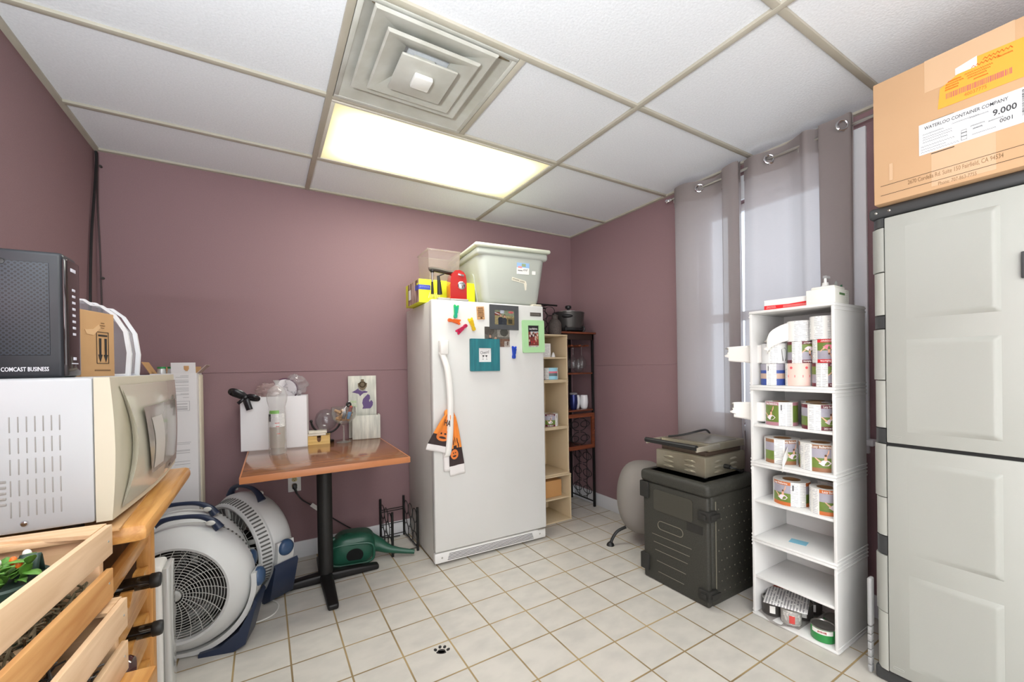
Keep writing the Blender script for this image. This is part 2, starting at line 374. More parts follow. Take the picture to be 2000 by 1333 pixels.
# ---- ceiling vent: nested square cones
VENT = mat('vent_grey_white', (196, 196, 190), .5, noise=(9, .3, (170, 168, 157)))
t = thing('ceiling_vent', 'square grey-white ceiling air diffuser with nested square cones', 'vent', (.5*GR, -1.5*GR, HC))
g = G(); a, b_ = .290, .272
for X, Y in (((-a, a), (-a, -b_)), ((-a, a), (b_, a)), ((-a, -b_), (-b_, b_)), ((b_, a), (-b_, b_))): g.box(X, Y, (-.006, .004), .002)
def sq(h, z): return [(-h, -h, z), (h, -h, z), (h, h, z), (-h, h, z)]
def cone(g, lst):
    R = [[g.bm.verts.new(p) for p in sq(h, z)] for h, z in lst]
    for A, B in zip(R, R[1:]):
        for i in range(4): g.bm.faces.new([A[i], A[(i+1) % 4], B[(i+1) % 4], B[i]])
cone(g, [(.272, -.004), (.255, .004), (.15, .006)])
g.done('frame', VENT, t)
for nm, cx, cy, o_, zo, th in (('outer_louver', -.023, -.070, .222, -.024, .010), ('middle_louver', -.021, -.067, .171, -.040, .010), ('inner_louver', -.022, -.073, .106, -.056, .010)):
    g = G()
    if nm == 'inner_louver': g.box((-o_, o_), (-o_, o_), (zo-th, zo), .004, seg=2); g.box((-.04, .04), (-.04, .04), (zo-.001, zo+.055))
    else: cone(g, [(o_*.5, zo+.034), (o_-.01, zo+.010), (o_, zo+.002), (o_, zo-.004), (o_-.006, zo-.008), (o_-.022, zo-.004), (o_*.5, zo+.026), (o_*.5, zo+.034)])
    q = g.done(nm, VENT, t, angle=25); q.location = (cx, cy, 0)
g = G().box((-.036, .036), (-.036, .036), (-.072, -.052), .006); q = g.done('damper_knob', mat('vent_knob', (226, 225, 220), .35), t); q.location = (-.027, -.080, -.014)
g = G().prism([(-.25, -.268), (.20, -.268), (.262, -.262), (.06, -.245), (-.06, -.243), (-.12, -.25)], -.0055, -.001); g.done('dark_gap', mat('gap_brown', (112, 98, 74), .9, noise=(40, .3, (70, 60, 44))), t)  # mottled brown wedge along one edge of the vent
# ================================================================= CURTAINS
CURT = bpy.data.materials.new('grey_curtain_cloth'); CURT.use_nodes = True; nt = CURT.node_tree; N = nt.nodes; L = nt.links; N.remove(N['Principled BSDF'])
df = N.new('ShaderNodeBsdfDiffuse'); tl = N.new('ShaderNodeBsdfTranslucent'); tp = N.new('ShaderNodeBsdfTransparent')
tc = N.new('ShaderNodeTexCoord'); mp = N.new('ShaderNodeMapping'); mp.inputs['Scale'].default_value = (1, 5, 60); L.new(tc.outputs['Object'], mp.inputs[0])
tx = N.new('ShaderNodeTexNoise'); tx.inputs['Scale'].default_value = 12; L.new(mp.outputs[0], tx.inputs['Vector'])
r = N.new('ShaderNodeValToRGB'); r.color_ramp.elements[0].color = (*lin((150, 142, 140)), 1); r.color_ramp.elements[1].color = (*lin((164, 156, 154)), 1); L.new(tx.outputs['Fac'], r.inputs[0])
L.new(r.outputs[0], df.inputs[0]); tl.inputs[0].default_value = (*lin((214, 204, 203)), 1)
m1 = N.new('ShaderNodeMixShader'); m1.inputs[0].default_value = .42; L.new(df.outputs[0], m1.inputs[1]); L.new(tl.outputs[0], m1.inputs[2])
m2 = N.new('ShaderNodeMixShader'); m2.inputs[0].default_value = .09; L.new(m1.outputs[0], m2.inputs[1]); L.new(tp.outputs[0], m2.inputs[2]); L.new(m2.outputs[0], N['Material Output'].inputs[0])
XROD, ZROD = 2.075, 2.298
def curtain(name, label, plan, grom, ztop, flare):
    P = [Vector((x, y, 0)) for x, y in spline([Vector((x, y)) for x, y in plan], 10)]
    n = len(P)-1
    def f(u, v):
        p = P[min(n, int(round(u*n)))]; z = .06+(ztop(p.y)-.06)*v
        d = 1-v; x = XROD+.01+(p.x-XROD-.01)*(1-.25*d)+.006*sin(9*p.y+3*d)
        return (min(x, 2.13), p.y+flare(u)*d, z)
    t = thing(name, label, 'curtain', (0, 0, 0), 0, 'grey curtains at the window')
    G().sheet(f, n, 40).done('cloth_panel', CURT, t, angle=60)
    def f2(u, v):
        p = f(u, 1); q = f(u, .94); return (p[0]-.004+(q[0]-p[0])*(1-v), p[1]+(q[1]-p[1])*(1-v), p[2]-.115+.113*v)
    G().sheet(f2, n, 3).done('header_band', CURT, t, angle=60)
    for y, fx in grom:
        g = G()
        for dx in (-.006, .006): g.ring((0, 0, 0), .022, .0045, TR(XROD+dx+fx, y, ZROD-.006) @ RZ(.75) @ RY(PI/2))
        g.done('grommet', CHROME, t)
    return t
curtain('curtain', 'left grey grommet curtain panel, nearest the room corner', [(2.115, -.738), (2.062, -.77), (2.045, -.86), (2.075, -.947), (2.098, -1.02), (2.075, -1.085), (2.045, -1.105), (2.036, -1.165), (2.06, -1.192), (2.085, -1.14), (2.095, -1.105), (2.082, -1.17), (2.064, -1.2)],
        [(-.947, -.01)], lambda y: 2.345+.01*sin(14*y), lambda u: .01*(1-u)-.012*u)
curtain('curtain', 'right grey grommet curtain panel behind the stack of white shelves', [(2.092, -1.206), (2.05, -1.28), (2.075, -1.361), (2.102, -1.43), (2.08, -1.498), (2.058, -1.54), (2.098, -1.60), (2.105, -1.68), (2.09, -1.715), (2.054, -1.722), (2.046, -1.68), (2.046, -1.615), (2.054, -1.60), (2.066, -1.65), (2.075, -1.695), (2.088, -1.722)],
        [(-1.361, -.01), (-1.70, -.04)], lambda y: 2.35+.008*sin(20*y), lambda u: .012*max(0, 1-3*u))
t = thing('curtain_rod', 'brushed metal curtain rod with a ribbed end knob under the ceiling', 'curtain rod', (XROD, -1.25, ZROD))
G().cyl((0, .515, 0), (0, -1.0, 0), .0075).done('rod', STEEL, t)
g = G().lathe([(0, 0), (.012, .002), (.015, .010), (.011, .018), (.009, .022), (.012, .026), (.009, .03), (.012, .034), (.009, .04), (.0085, .05)], T=TR(0, .565, 0) @ RX(PI/2)); g.done('finial', CHROME, t)
for y in (.50, .165, -.248, -.98):
    g = G().tube([(.0, y, -.010), (.05, y, -.012), (.105, y, -.012)], .004); g.box((.100, .108), (y-.012, y+.012), (-.035, .02), .002); g.tube([(0, y+.001, -.028), (0, y, -.008)], .004); g.done('bracket', STEEL, t)
# ---- cable in the corner
g = G().tube(spline([(XL+.012, .445, 2.37), (XL+.014, .44, 2.30), (XL+.012, .40, 2.1), (XL+.010, .36, 1.9), (XL+.012, .32, 1.62), (XL+.012, .30, 1.2), (XL+.012, .30, .02)]), .006, 6); tag(g.done('cable', BLACK), 'thick black cable running down the left wall beside the corner', 'cable')
t = thing('cable', 'thin dark cable clipped in the corner of the mauve walls', 'cable', (XL+.014, YB-.01, 0))
G().tube(spline([(.0, 0, 2.37), (-.002, -.002, 2.1), (.003, -.001, 1.85), (.004, -.001, 1.70), (.006, -.002, 1.4), (.006, -.002, .02)]), .0035, 6).done('wire', mat('dull_cable', (70, 58, 60), .6), t)
for z in (1.71, 2.30): G().cyl((.012, .008, z), (.012, -.006, z), .006, m=0).done('clip', mat('clip', (60, 56, 52), .4), t)
# ---- outlet with plug cord
t = thing('wall_outlet', 'white double wall outlet below the wooden table top', 'outlet', (-.103, YB, .487))
G().box((-.037, .037), (-.006, 0), (-.058, .058), .003).done('cover_plate', WHITE, t)
for z in (.02, -.02):
    g = G().prism(ell(0, z, .016, .0145), .0, .0085, FY(0, 0, 0)); g.done('socket', mat('socket_yellow', (196, 182, 128), .5), t)
    if z > 0:
        g = G()
        for x in (-.006, .006): g.box((x-.001, x+.001), (-.0095, -.008), (z-.001, z+.007))
        g.ball((0, -.0085, z-.007), (.0025, .001, .0025)); g.done('slots', BLACK, t)
t = thing('power_cord', 'black power cord plugged into the outlet, with a paper warning tag', 'cord', (-.103, YB-.012, .467))
g = G().box((-.013, .013), (-.03, -.0), (-.016, .016), .006); g.cyl((0, -.022, -.01), (.01, -.024, -.045), .009, .005); g.done('plug', BLACK, t)
P = spline([(.008, -.024, -.04), (.04, -.025, -.09), (.11, -.02, -.15), (.2, -.018, -.23), (.32, -.02, -.33), (.42, -.018, -.40), (.55, -.016, -.452), (.66, -.02, -.460)])
G().tube(P, .004, 6).done('wire', BLACK, t)
q = G().box((-.028, .028), (-.0008, .0008), (-.012, .012)).done('tag', PAPER, t); q.location = (.112, -.026, -.148); q.rotation_euler = (0, .75, 0)
# ---- paw sticker
g = G(); T = TR(.367, -.868, .0) @ RZ(-.5)
g.prism(ell(0, 0, .017, .013), 0, .0012, T); g.prism(ell(0, -.007, .021, .009), 0, .0012, T)
for x, y, a in ((-.027, .010, .5), (-.010, .027, .1), (.010, .027, -.1), (.027, .010, -.5)): g.prism(ell(x, y, .0068, .0095, 14, a), 0, .0012, T)
tag(g.done('floor_sticker', INK), 'black paw print sticker on a floor tile', 'sticker')
# ================================================================= LEFT SIDE: cart, microwave, modem, boxes, crates, fans
HONEY = wood('honey_wood', (186, 128, 62), (216, 162, 92), 'y', 5, .35, .2)
HONEYZ = wood('honey_wood_upright', (186, 128, 62), (214, 158, 88), 'z', 5, .4)
t = thing('wine_cart', 'honey coloured wooden wine cart with scalloped rails, carrying the microwave', 'wine cart', (-.553, -1.0, 0))
g = G().box((-.43, .098), (-.50, .053), (.885, .92), .012); g.done('top', HONEY, t)
for x, y in ((0, .03), (-.40, .03), (0, -.46), (-.40, -.46)):
    G().box((x-.022, x+.012), (y-.028, y+.012), (0, .885), .003).done('post', HONEYZ, t)
G().box((-.39, -.01), (.016, .03), (.06, .86)).done('end_panel', wood('dark_end_panel', (92, 62, 30), (122, 84, 44), 'z'), t)
G().box((-.02, .005), (-.46, .02), (.72, .76), .008).done('rail', HONEY, t)
for k in range(4):
    zt = .665-.132*k
    for xx in (-.02, -.40):
        pts = [(-.46, zt-.085)]+[(.02, zt-.085)]
        yy = [.02-.48*i/64 for i in range(65)]
        pts += [(y, zt-.004-.024*max(0, sin((y+.135-.06)/.12*2*PI+PI/2))) for y in yy]
        T = basis((0, 1, 0), (0, 0, 1), (1, 0, 0), (xx, 0, 0))
        G().prism(pts, 0, .024, T).done('bottle_rail', HONEY, t, angle=20)
for z in (.07,):
    G().box((-.41, .0), (-.47, .03), (z-.02, z), .002).done('lower_shelf', HONEY, t)
def bottle(label, y, z, tip, glass, out=True, cap=BLACK):
    b = thing('wine_bottle', label, 'bottle', (tip, y, z), 0, 'bottles lying in the wine cart')
    T = RY(-PI/2) if out else RY(-PI/2)
    prof = [(0, .0), (.0165, .001), (.0185, .006), (.0185, .02), (.017, .022), (.0168, .085), (.022, .11), (.036, .14), (.0375, .16), (.0375, .29), (.034, .298), (0, .29)]
    if out:
        G().lathe(prof[4:], T=T).done('glass_body', glass, b); G().lathe(prof[:5], T=T).done('capsule', cap, b)
    else:
        G().lathe([(0, .012), (.022, .01), (.032, 0), (.0375, .008), (.0375, .14), (.034, .16), (.017, .21), (.0165, .29), (0, .29)], T=T).done('glass_body', glass, b)
        G().lathe([(.0168, .285), (.018, .285), (.018, .30), (0, .30)], T=T).done('capsule', cap, b)
DKG = mat('dark_bottle_glass', (12, 12, 12), .08, spec=.7)
bottle('topmost black wine bottle neck sticking out of the wine cart', -1.135, .668, -.498, DKG)
bottle('second black wine bottle neck sticking out of the wine cart, below the topmost', -1.125, .537, -.498, DKG)
bottle('dark red-brown bottle lying base outwards in the wine cart', -1.262, .515, -.53, mat('amber_bottle_glass', (64, 20, 16), .06, spec=.8), False)
tag(G().box((-.21, .16), (-.29, .29), (0, .003)).done('cardboard_sheet', CARD, None, (-.66, -1.235, .9205), .03), 'cardboard sheet lying between the microwave and the cart top', 'cardboard')
# ---- microwave (its door faces +x, its vented flank faces the camera)
CREAM = mat('cream_plastic', (200, 193, 172), .35); MWW = mat('white_enamel', (182, 185, 187), .3)
ZM = .9385
t = thing('microwave', 'white and cream microwave with a bulging see-through door on the wine cart', 'microwave', (-.525, -1.51, ZM), math.radians(-1))
H_ = .263
g = G().box((-.36, 0), (0, .565), (0, H_), .006)
g.done('case', MWW, t)
g = G()
for r_ in range(5):
    for c_ in range(7):
        x = -.043-.0100*c_; z = .199-.036*r_
        g.box((x-.0009, x+.0009), (-.0008, .004), (z-.027, z), .0008)
for k in range(5): g.box((-.165, -.108), (-.0012, .004), (.088-.0095*k, .0925-.0095*k), .0008)
g.done('vent_slots', mat('slot_shade', (150, 148, 144), .7), t)
G().lathe([(0, .003), (.004, .002), (.0055, 0), (.0055, -.002)], T=TR(-.088, 0, .016) @ RX(PI/2)).done('screw', CHROME, t)
for x, y in ((-.32, .04), (-.04, .04), (-.32, .52), (-.04, .52)): G().cyl((x, y, -.0145), (x, y, 0), .014).done('foot', BLACK, t)
def bulge(y): return .022+.013*sin(PI*min(1, max(0, (y+.01)/.585)))
g = G()
def door(u, v):
    y = .0+.565*u; return (bulge(y)+.006*sin(PI*v), y, H_*v)
g.sheet(door, 24, 10)
g.sheet(lambda u, v: (.001, .565*u, H_*v), 24, 10)
for v in (0, 1): g.sheet(lambda u, k, v=v: ((1-k)*.001+k*bulge(.565*u), .565*u, H_*v), 24, 1)
for u in (0, 1): g.sheet(lambda v, k, u=u: ((1-k)*.001+k*door(u, v)[0], .565*u, H_*v), 10, 1)
dr = g.done('door', CREAM, t)
def onDoor(y, z, h): return (bulge(y)+.006*sin(PI*z/H_)+h, y, z)
g = G()
def lens(u, v):
    z0, z1 = .012, .247
    z = z0+(z1-z0)*v; e = .05*(1-sin(PI*v)); y = .078-e*.9+(.478+e*1.0)*u
    return onDoor(y, z, .002+.004*sin(PI*u)*sin(PI*v))
g.sheet(lens, 20, 12); g.done('door_lens', mat('clear_cream_lens', (203, 198, 180), .12, coat=.6), dr)
g = G(); g.sheet(lambda u, v: onDoor(.125+.05*(1-u)*(1-v)+(.325-.05*(1-u)*(1-v))*u, .045+.152*v, .0095), 14, 8); g.done('door_window', mat('window_mesh', (160, 154, 143), .14, noise=(9, .35, (126, 121, 112)), coat=.3), dr)
g = G(); g.sheet(lambda u, v: onDoor(.185+.085*u+.02*sin(3*v)-.02*v, .055+.115*v, .0103), 6, 6); g.done('painted_reflection', mat('reflection_pale', (190, 184, 176), .2), dr)  # pale patch painting the reflection of a sheet on the door window
g = G(); g.sheet(lambda u, v: onDoor(.045+.035*u*sin(PI*v), .02+.22*v, .002+.018*sin(PI*v)*(1-u)), 4, 14); g.done('door_handle', mat('handle_cream', (214, 210, 197), .3), dr)
g = G(); g.sheet(lambda u, v: onDoor(.325+.03*u, .03+.007*v, .011), 3, 1); g.done('badge', mat('dark_badge', (70, 62, 52), .4), dr)
G().box((.02, .032), (.525, .548), (.185, .205), .003).done('latch_button', mat('button_grey', (126, 124, 120), .4), dr)
# ---- modem
t = thing('modem', 'black cable modem with a perforated front, standing on the microwave', 'modem', (-.593, -1.385, 1.2005), math.radians(-1))
DARK = mat('modem_dark', (27, 30, 36), .35); PERF = bpy.data.materials.new('perforated_front'); PERF.use_nodes = True
nt = PERF.node_tree; N = nt.nodes; L = nt.links; b = N['Principled BSDF']; b.inputs['Roughness'].default_value = .4
tc = N.new('ShaderNodeTexCoord'); mp = N.new('ShaderNodeMapping'); mp.inputs['Rotation'].default_value = (0, PI/4, 0); mp.inputs['Scale'].default_value = (170, 1, 170); L.new(tc.outputs['Object'], mp.inputs[0])
fr = N.new('ShaderNodeVectorMath'); fr.operation = 'FRACTION'; L.new(mp.outputs[0], fr.inputs[0])
sb = N.new('ShaderNodeVectorMath'); sb.operation = 'SUBTRACT'; L.new(fr.outputs[0], sb.inputs[0]); sb.inputs[1].default_value = (.5, 0, .5)
ml = N.new('ShaderNodeVectorMath'); ml.operation = 'MULTIPLY'; L.new(sb.outputs[0], ml.inputs[0]); ml.inputs[1].default_value = (1, 0, 1)
ln = N.new('ShaderNodeVectorMath'); ln.operation = 'LENGTH'; L.new(ml.outputs[0], ln.inputs[0])
gt = N.new('ShaderNodeMath'); gt.operation = 'GREATER_THAN'; gt.inputs[1].default_value = .33; L.new(ln.outputs['Value'], gt.inputs[0])
mx = N.new('ShaderNodeMix'); mx.data_type = 'RGBA'; mx.inputs[6].default_value = (.001, .001, .0012, 1); mx.inputs[7].default_value = (*lin((40, 45, 55)), 1); L.new(gt.outputs[0], mx.inputs[0]); L.new(mx.outputs[2], b.inputs['Base Color'])
G().box((-.22, -.003), (0, .07), (0, .248), .008, seg=3).done('body', DARK, t)
G().box((-.21, -.022), (-.0012, .002), (.045, .225), .001).done('perforated_panel', PERF, t)
G().lathe([(0, -.003), (.005, -.002), (.006, 0)], T=TR(-.085, 0, .222) @ RX(PI/2) @ RX(PI)).done('button', BLACK, t)
GL = mat('glossy_black', (34, 26, 26), .08, spec=.7)
st = G().box((-.008, .002), (.003, .067), (.004, .238), .004, seg=3).done('light_strip', GL, t)
WL = mat('icon_white', (225, 225, 238), .4)
g = G()
for k in range(8): g.box((.0015, .0028), (.026, .040), (.176-.0128*k, .181-.0128*k), .0005)
g.box((.0015, .0028), (.018, .048), (.028, .030)); g.box((.0015, .0028), (.026, .040), (.036, .042), .0005); g.box((.0015, .0028), (.020, .044), (.215, .222), .0005)
g.done('icons', WL, st)
text('COMCAST BUSINESS', .0115, mat('letter_white', (235, 235, 240), .5), t, FY(-.056, -.0012, .018), sx=.60, bold=.012)
# ---- small carton on the microwave
t = thing('carton', 'small brown carton with two black arrows, on the microwave behind the modem', 'carton', (-.587, -1.10, 1.2005), math.radians(-17))
# local: face looks along +x; runs from y=-.115 to 0
G().box((-.09, 0), (-.113, 0), (0, .158), .002).done('box', CARD, t)
g = G(); T = FXP(.0004, -.043, .072)
def frame(g, x0, x1, y0, y1, w_, T, h=.0005, m=0):
    for P in ((x0, x1, y0, y0+w_), (x0, x1, y1-w_, y1), (x0, x0+w_, y0, y1), (x1-w_, x1, y0, y1)): g.prism([(P[0], P[2]), (P[1], P[2]), (P[1], P[3]), (P[0], P[3])], 0, h, T, m)
frame(g, -.021, .021, -.04, .038, .0013, T)
g.prism([(-.014, .027), (.016, .027), (.016, .031), (-.014, .031)], 0, .0006, T)
for x in (-.0085, .0105):
    g.prism([(x-.0038, .022), (x-.0030, -.018), (x-.0072, -.018), (x, -.036), (x+.0072, -.018), (x+.0030, -.018), (x+.0038, .022)], 0, .0006, T)
g.done('arrow_print', INK, t)
g = G()
for k, w_ in enumerate((.012, .02, .014)): g.prism([(-w_/2+.002, .047+.006*k), (w_/2, .047+.006*k), (w_/2, .0485+.006*k), (-w_/2+.002, .0485+.006*k)], 0, .0005, T)
g.prism([(-.028, -.058), (.026, -.058), (.026, -.055), (-.028, -.055)], 0, .0005, T); g.done('small_print', mat('brown_ink', (120, 88, 54), .7), t)
g = G().prism([(-.058, .04), (-.03, .043), (-.012, .056), (-.008, .047), (-.03, .028), (-.052, .030)], 0, .0006, T); g.done('torn_patch', mat('torn_card', (219, 178, 132), .9), t)
# ---- white and clear bin behind it
t = thing('plastic_bin', 'white rimmed clear plastic bin with an arched front, behind the small carton', 'bin', (-.70, -1.0, 1.2005), math.radians(-4))
prof = [(-.13, 0), (.128, 0), (.132, .06), (.125, .12), (.10, .168), (.075, .19), (.055, .192), (.04, .205), (-.13, .215)]
g = G(); T = FY(0, .06, 0)
inner = [(x*.93, .006+z*.95) for x, z in prof]
n = len(prof)
for yy in (0, .07):
    for i in range(n):
        a, b_, c_, d_ = prof[i], prof[(i+1) % n], inner[(i+1) % n], inner[i]
        g.prism([a, b_, c_, d_], yy, yy+.01, T)
g.done('rim', mat('bin_white', (238, 239, 242), .35), t, angle=20)
g = G(); g.prism(inner, .03, .034, T); g.sheet(lambda u, v: (inner[min(n-1, int(u*n+.5))][0], .06-.075*v, inner[min(n-1, int(u*n+.5))][1]), n-1, 1); g.done('clear_wall', clear('bin_clear', (235, 236, 242), haze=.25), t)
# ---- tall white carton with cans
t = thing('tall_carton', 'tall white printed carton with torn open flaps, against the back wall', 'carton', (-.585, .33, 0), math.radians(-3))
WC = mat('white_card', (222, 220, 220), .7); BR = CARD
g = G()
X0, X1, Y0, Y1, HT = -.175, .02, -.07, .07, 1.20
g.box((X0, X1), (Y0, Y0+.004), (0, HT)); g.box((X0, X1), (Y1-.004, Y1), (0, HT)); g.box((X0, X0+.004), (Y0+.004, Y1-.004), (0, HT)); g.box((X1-.004, X1), (Y0+.004, Y1-.004), (0, HT)); g.box((X0, X1), (Y0, Y1), (0, .004))
g.done('walls', WC, t)
g = G()
for k, (z, a, b_) in enumerate([(1.185, -.05, -.01), (1.178, -.07, -.01), (1.162, -.08, -.01), (1.155, -.10, -.01), (1.15, -.07, -.01), (1.135, -.09, -.01), (1.12, -.10, -.01), (1.113, -.09, -.01), (1.105, -.07, -.01), (1.09, -.05, -.01), (1.085, -.07, -.01), (1.07, -.04, -.01), (.83, -.08, -.005), (.822, -.10, -.01), (.79, -.10, -.01), (.785, -.09, -.01), (.775, -.10, -.01), (.73, -.10, -.01), (.715, -.08, -.01), (.69, -.1, -.01), (.675, -.1, -.01)]):
    g.box((a, b_-.005), (Y0-.0006, Y0), (z, z+.0018))
for P in ((-.085, -.012, 1.0, 1.0015), (-.085, -.012, 1.05, 1.0515), (-.085, -.0835, 1.0, 1.05), (-.0135, -.012, 1.0, 1.05)): g.box(P[:2], (Y0-.0006, Y0), P[2:])
for z, x in ((1.035, -.07), (1.02, -.075), (1.012, -.078), (1.006, -.07)): g.box((x, -.022), (Y0-.0006, Y0), (z, z+.003))
g.ring((-.10, Y0-.0004, 1.16), .011, .0016, TR(-.10, Y0, 1.16) @ RX(PI/2) @ TR(.10, -Y0, -1.16)); g.done('print', mat('soft_grey_ink', (150, 148, 150), .6), t)
g = G().box((-.088, .016), (-.0015, .0015), (0, .057)); fl = g.done('front_flap', WC, t); fl.location = (0, Y0+.002, HT); fl.rotation_euler = (.12, 0, 0)
G().prism([(-.012, .022), (-.004, .012), (.004, .012), (.010, .024), (.010, .04), (-.012, .04)], .0, .001, FY(-.022, -.0016, 0)).done('tear', CARD, fl)
g = G().box((X0+.04, X1-.002), (-.0015, .0015), (0, .036)); q = g.done('back_flap', BR, t); q.location = (0, Y1-.003, HT)
g = G().box((-.0015, .0015), (Y0+.01, Y1-.01), (0, .07)); q = g.done('side_flap', BR, t); q.location = (X0, 0, HT); q.rotation_euler = (0, -.5, 0)
g = G().box((-.0015, .0015), (Y0+.01, Y1-.01), (0, .06)); q = g.done('side_flap', mat('taped_card', (186, 168, 158), .5), t); q.location = (X1, 0, HT); q.rotation_euler = (0, .75, 0)
G().box((X1, X1+.006), (Y0+.05, Y1), (0, HT-.01), .001).done('card_sheet', mat('card_edge', (206, 196, 178), .8), t)
for x, lb in ((-.137, 'green rimmed can standing in the torn top of the tall white carton, left one'), (-.095, 'green rimmed can in the tall white carton, half hidden by its front flap')):
    c_ = thing('can', lb, 'can', (-.585+x, .31, .004), 0, 'cans in the tall carton')
    G().lathe([(0, 0), (.017, 0), (.019, .01), (.019, 1.205), (.016, 1.222)]).done('body', mat('can_silver', (206, 208, 208), .35, .4), c_)
    G().lathe([(.016, 1.222), (.0185, 1.224), (.0185, 1.232), (.015, 1.230), (0, 1.228)]).done('rim', mat('can_green', (46, 142, 78), .4), c_)
# ---- white tower appliance beside the cart
t = thing('tower_heater', 'white upright appliance panel between the wine cart and the floor fans', 'appliance', (-.555, -.86, 0))
G().box((-.25, .012), (0, .10), (0.02, .60), .012, seg=3).done('body', mat('appliance_white', (230, 229, 224), .3), t)
G().box((.012, .03), (.004, .096), (.05, .59), .006).done('side_cover', mat('cover_grey', (196, 197, 194), .15, coat=.5), t)
G().box((-.26, .02), (-.01, .11), (0, .02), .004).done('base', mat('appliance_base', (150, 150, 146), .4), t)
# ---- two slatted wooden crates
PALE = wood('pale_pine', (214, 178, 138), (232, 200, 164), 'y', 4, .7); PINE = wood('striped_pine', (196, 136, 74), (228, 178, 116), 'y', 3, .55); PALEX = wood('pale_pine_end', (206, 168, 126), (228, 194, 156), 'x', 4, .7)
def crate(label, loc, rz, L_, W_, H_, mats):
    t = thing('wooden_crate', label, 'crate', loc, rz, 'slatted wooden crates')
    # local: far end at y=0, runs to -L; right side at x=0, left at -W
    for x in (-.009, -W_):
        for k, (z0, z1) in enumerate(((.0, .050), (.074, .124))): G().box((x, x+.009), (-L_, 0), (z0, z1), .0012).done('side_slat', mats[k] if x > -.1 else mats[1], t)
    for y in (-.024, -L_+.006):
        G().box((-W_+.009, -.009), (y, y+.014), (.0, .112), .001).done('end_board', PALEX, t)
        G().box((-W_+.009, -.009), (y-.012, y+.018), (.112, .121), .001).done('end_rail', PALEX, t)
    for k in range(4): G().box((-W_+.009+k*(W_-.02)/4, -W_+.002+(k+1)*(W_-.02)/4), (-L_+.02, -.024), (.0, .006)).done('floor_slat', PALEX, t)
    G().prism([(-.009, .004), (-.17, .004), (-.17, -.008), (-.009, -.052)], .119, .125).done('corner_board', PALEX, t)
    for z in (.1, .03):
        G().ball((0.0, -.016, z), (.001, .002, .002)).done('nail', STEEL, t)
    return t
CRZ = math.radians(-5.4)
TA = TR(-.484, -1.590, .829) @ RZ(CRZ); TB = TR(-.468, -1.585, .698) @ RZ(CRZ)
crate('upper pale slatted wooden crate holding a planter, in front of the microwave', TA.translation, CRZ, .44, .30, .125, (PINE, PALE))
crate('lower pale slatted wooden crate under the crate with the planter', TB.translation, CRZ, .44, .30, .125, (PALE, PALE))
t = thing('plant_stand', 'plain wooden stand carrying the two slatted crates', 'stand', (-.62, -1.82, 0), CRZ)
G().box((-.17, .17), (-.24, .24), (.67, .6975), .004).done('top', HONEY, t)
for x in (-.14, .14):
    for y in (-.2, .2): G().box((x-.018, x+.018), (y-.018, y+.018), (0, .67), .002).done('leg', HONEYZ, t)
GREEN = mat('dark_green_pot', (44, 66, 58), .4)
lf = mat('leaf_green', (112, 168, 66), .5, noise=(30, .3, (70, 122, 48))); dry = mat('dried_moss', (122, 106, 80), .9, noise=(50, .3, (70, 66, 44)))
p0 = TA @ Vector((-.085, -.105, .0075))
t = thing('planter', 'dark green planter with artificial leaves and orange berries in the upper crate', 'planter', p0, CRZ)
t.scale = (.75, .75, 1.12)
g = G().lathe([(0, 0), (.052, 0), (.058, .05), (.068, .075), (.066, .078), (.05, .068), (0, .066)], n=20); g.done('pot', GREEN, t)
g = G().sheet(lambda u, v: (.015+.03*u, .03+.04*(v-.5)*(1-.4*u), .075+.025*sin(PI*v)-.0*u), 4, 6); g.done('wrap', GREEN, t, thick=.002)
for k in range(48):
    a = random.uniform(0, 2*PI); rr = random.uniform(.0, .055); h = .07+random.uniform(.0, .03); x, y = rr*cos(a), rr*sin(a); l = random.uniform(.016, .028)
    T = TR(x, y, h) @ RZ(a+random.uniform(-1, 1)) @ RY(random.uniform(-.8, .3))
    G().sheet(lambda u, v: T @ Vector((l*1.3*u, l*.8*(v-.5)*sin(PI*min(.98, u+.08)), .003*sin(PI*u))), 5, 2).done('leaf', lf, t, thick=.0006)
for k in range(4):
    a = random.uniform(0, 2*PI); rr = random.uniform(.015, .055)
    G().ball((rr*cos(a), rr*sin(a), .092+random.uniform(0, .012)), .0055).done('berry', mat('orange_berry', (232, 112, 40), .35), t)
for k in range(4):
    a = random.uniform(0, 2*PI); G().ball((.03*cos(a), .03+.02*sin(a), .098), (.006, .005, .005)).done('blossom', PAPER, t)
def moss(name, label, T, X, Y, z, n, m, hh):
    g = G()
    for k in range(n):
        x = random.uniform(*X); y = random.uniform(*Y); a = random.uniform(0, 2*PI); l = random.uniform(.03, .07); c_ = T @ Vector((x, y, z+random.uniform(0, hh)))
        d = Vector((cos(a)*l, sin(a)*l, random.uniform(-.01, .015)))
        e_ = T @ Vector((min(max(x+d.x, X[0]), X[1]), min(max(y+d.y, Y[0]), Y[1]), z+random.uniform(0, hh)))
        md = (c_+e_)/2+Vector((0, 0, .006)); g.tube([c_, md, e_], .0016, 4)
    o = g.done(name, m); o['kind'] = 'stuff'; tag(o, label, 'moss'); return o
moss('dried_moss', 'tangle of dried brown moss filling the upper wooden crate', TA, (-.28, -.02), (-.41, -.035), .008, 900, dry, .045)
moss('plastic_film', 'crumpled dark film strips showing through the lower wooden crate slats', TB, (-.28, -.02), (-.41, -.035), .008, 420, mat('dark_film', (44, 46, 48), .25, noise=(40, .3, (150, 150, 150))), .08)

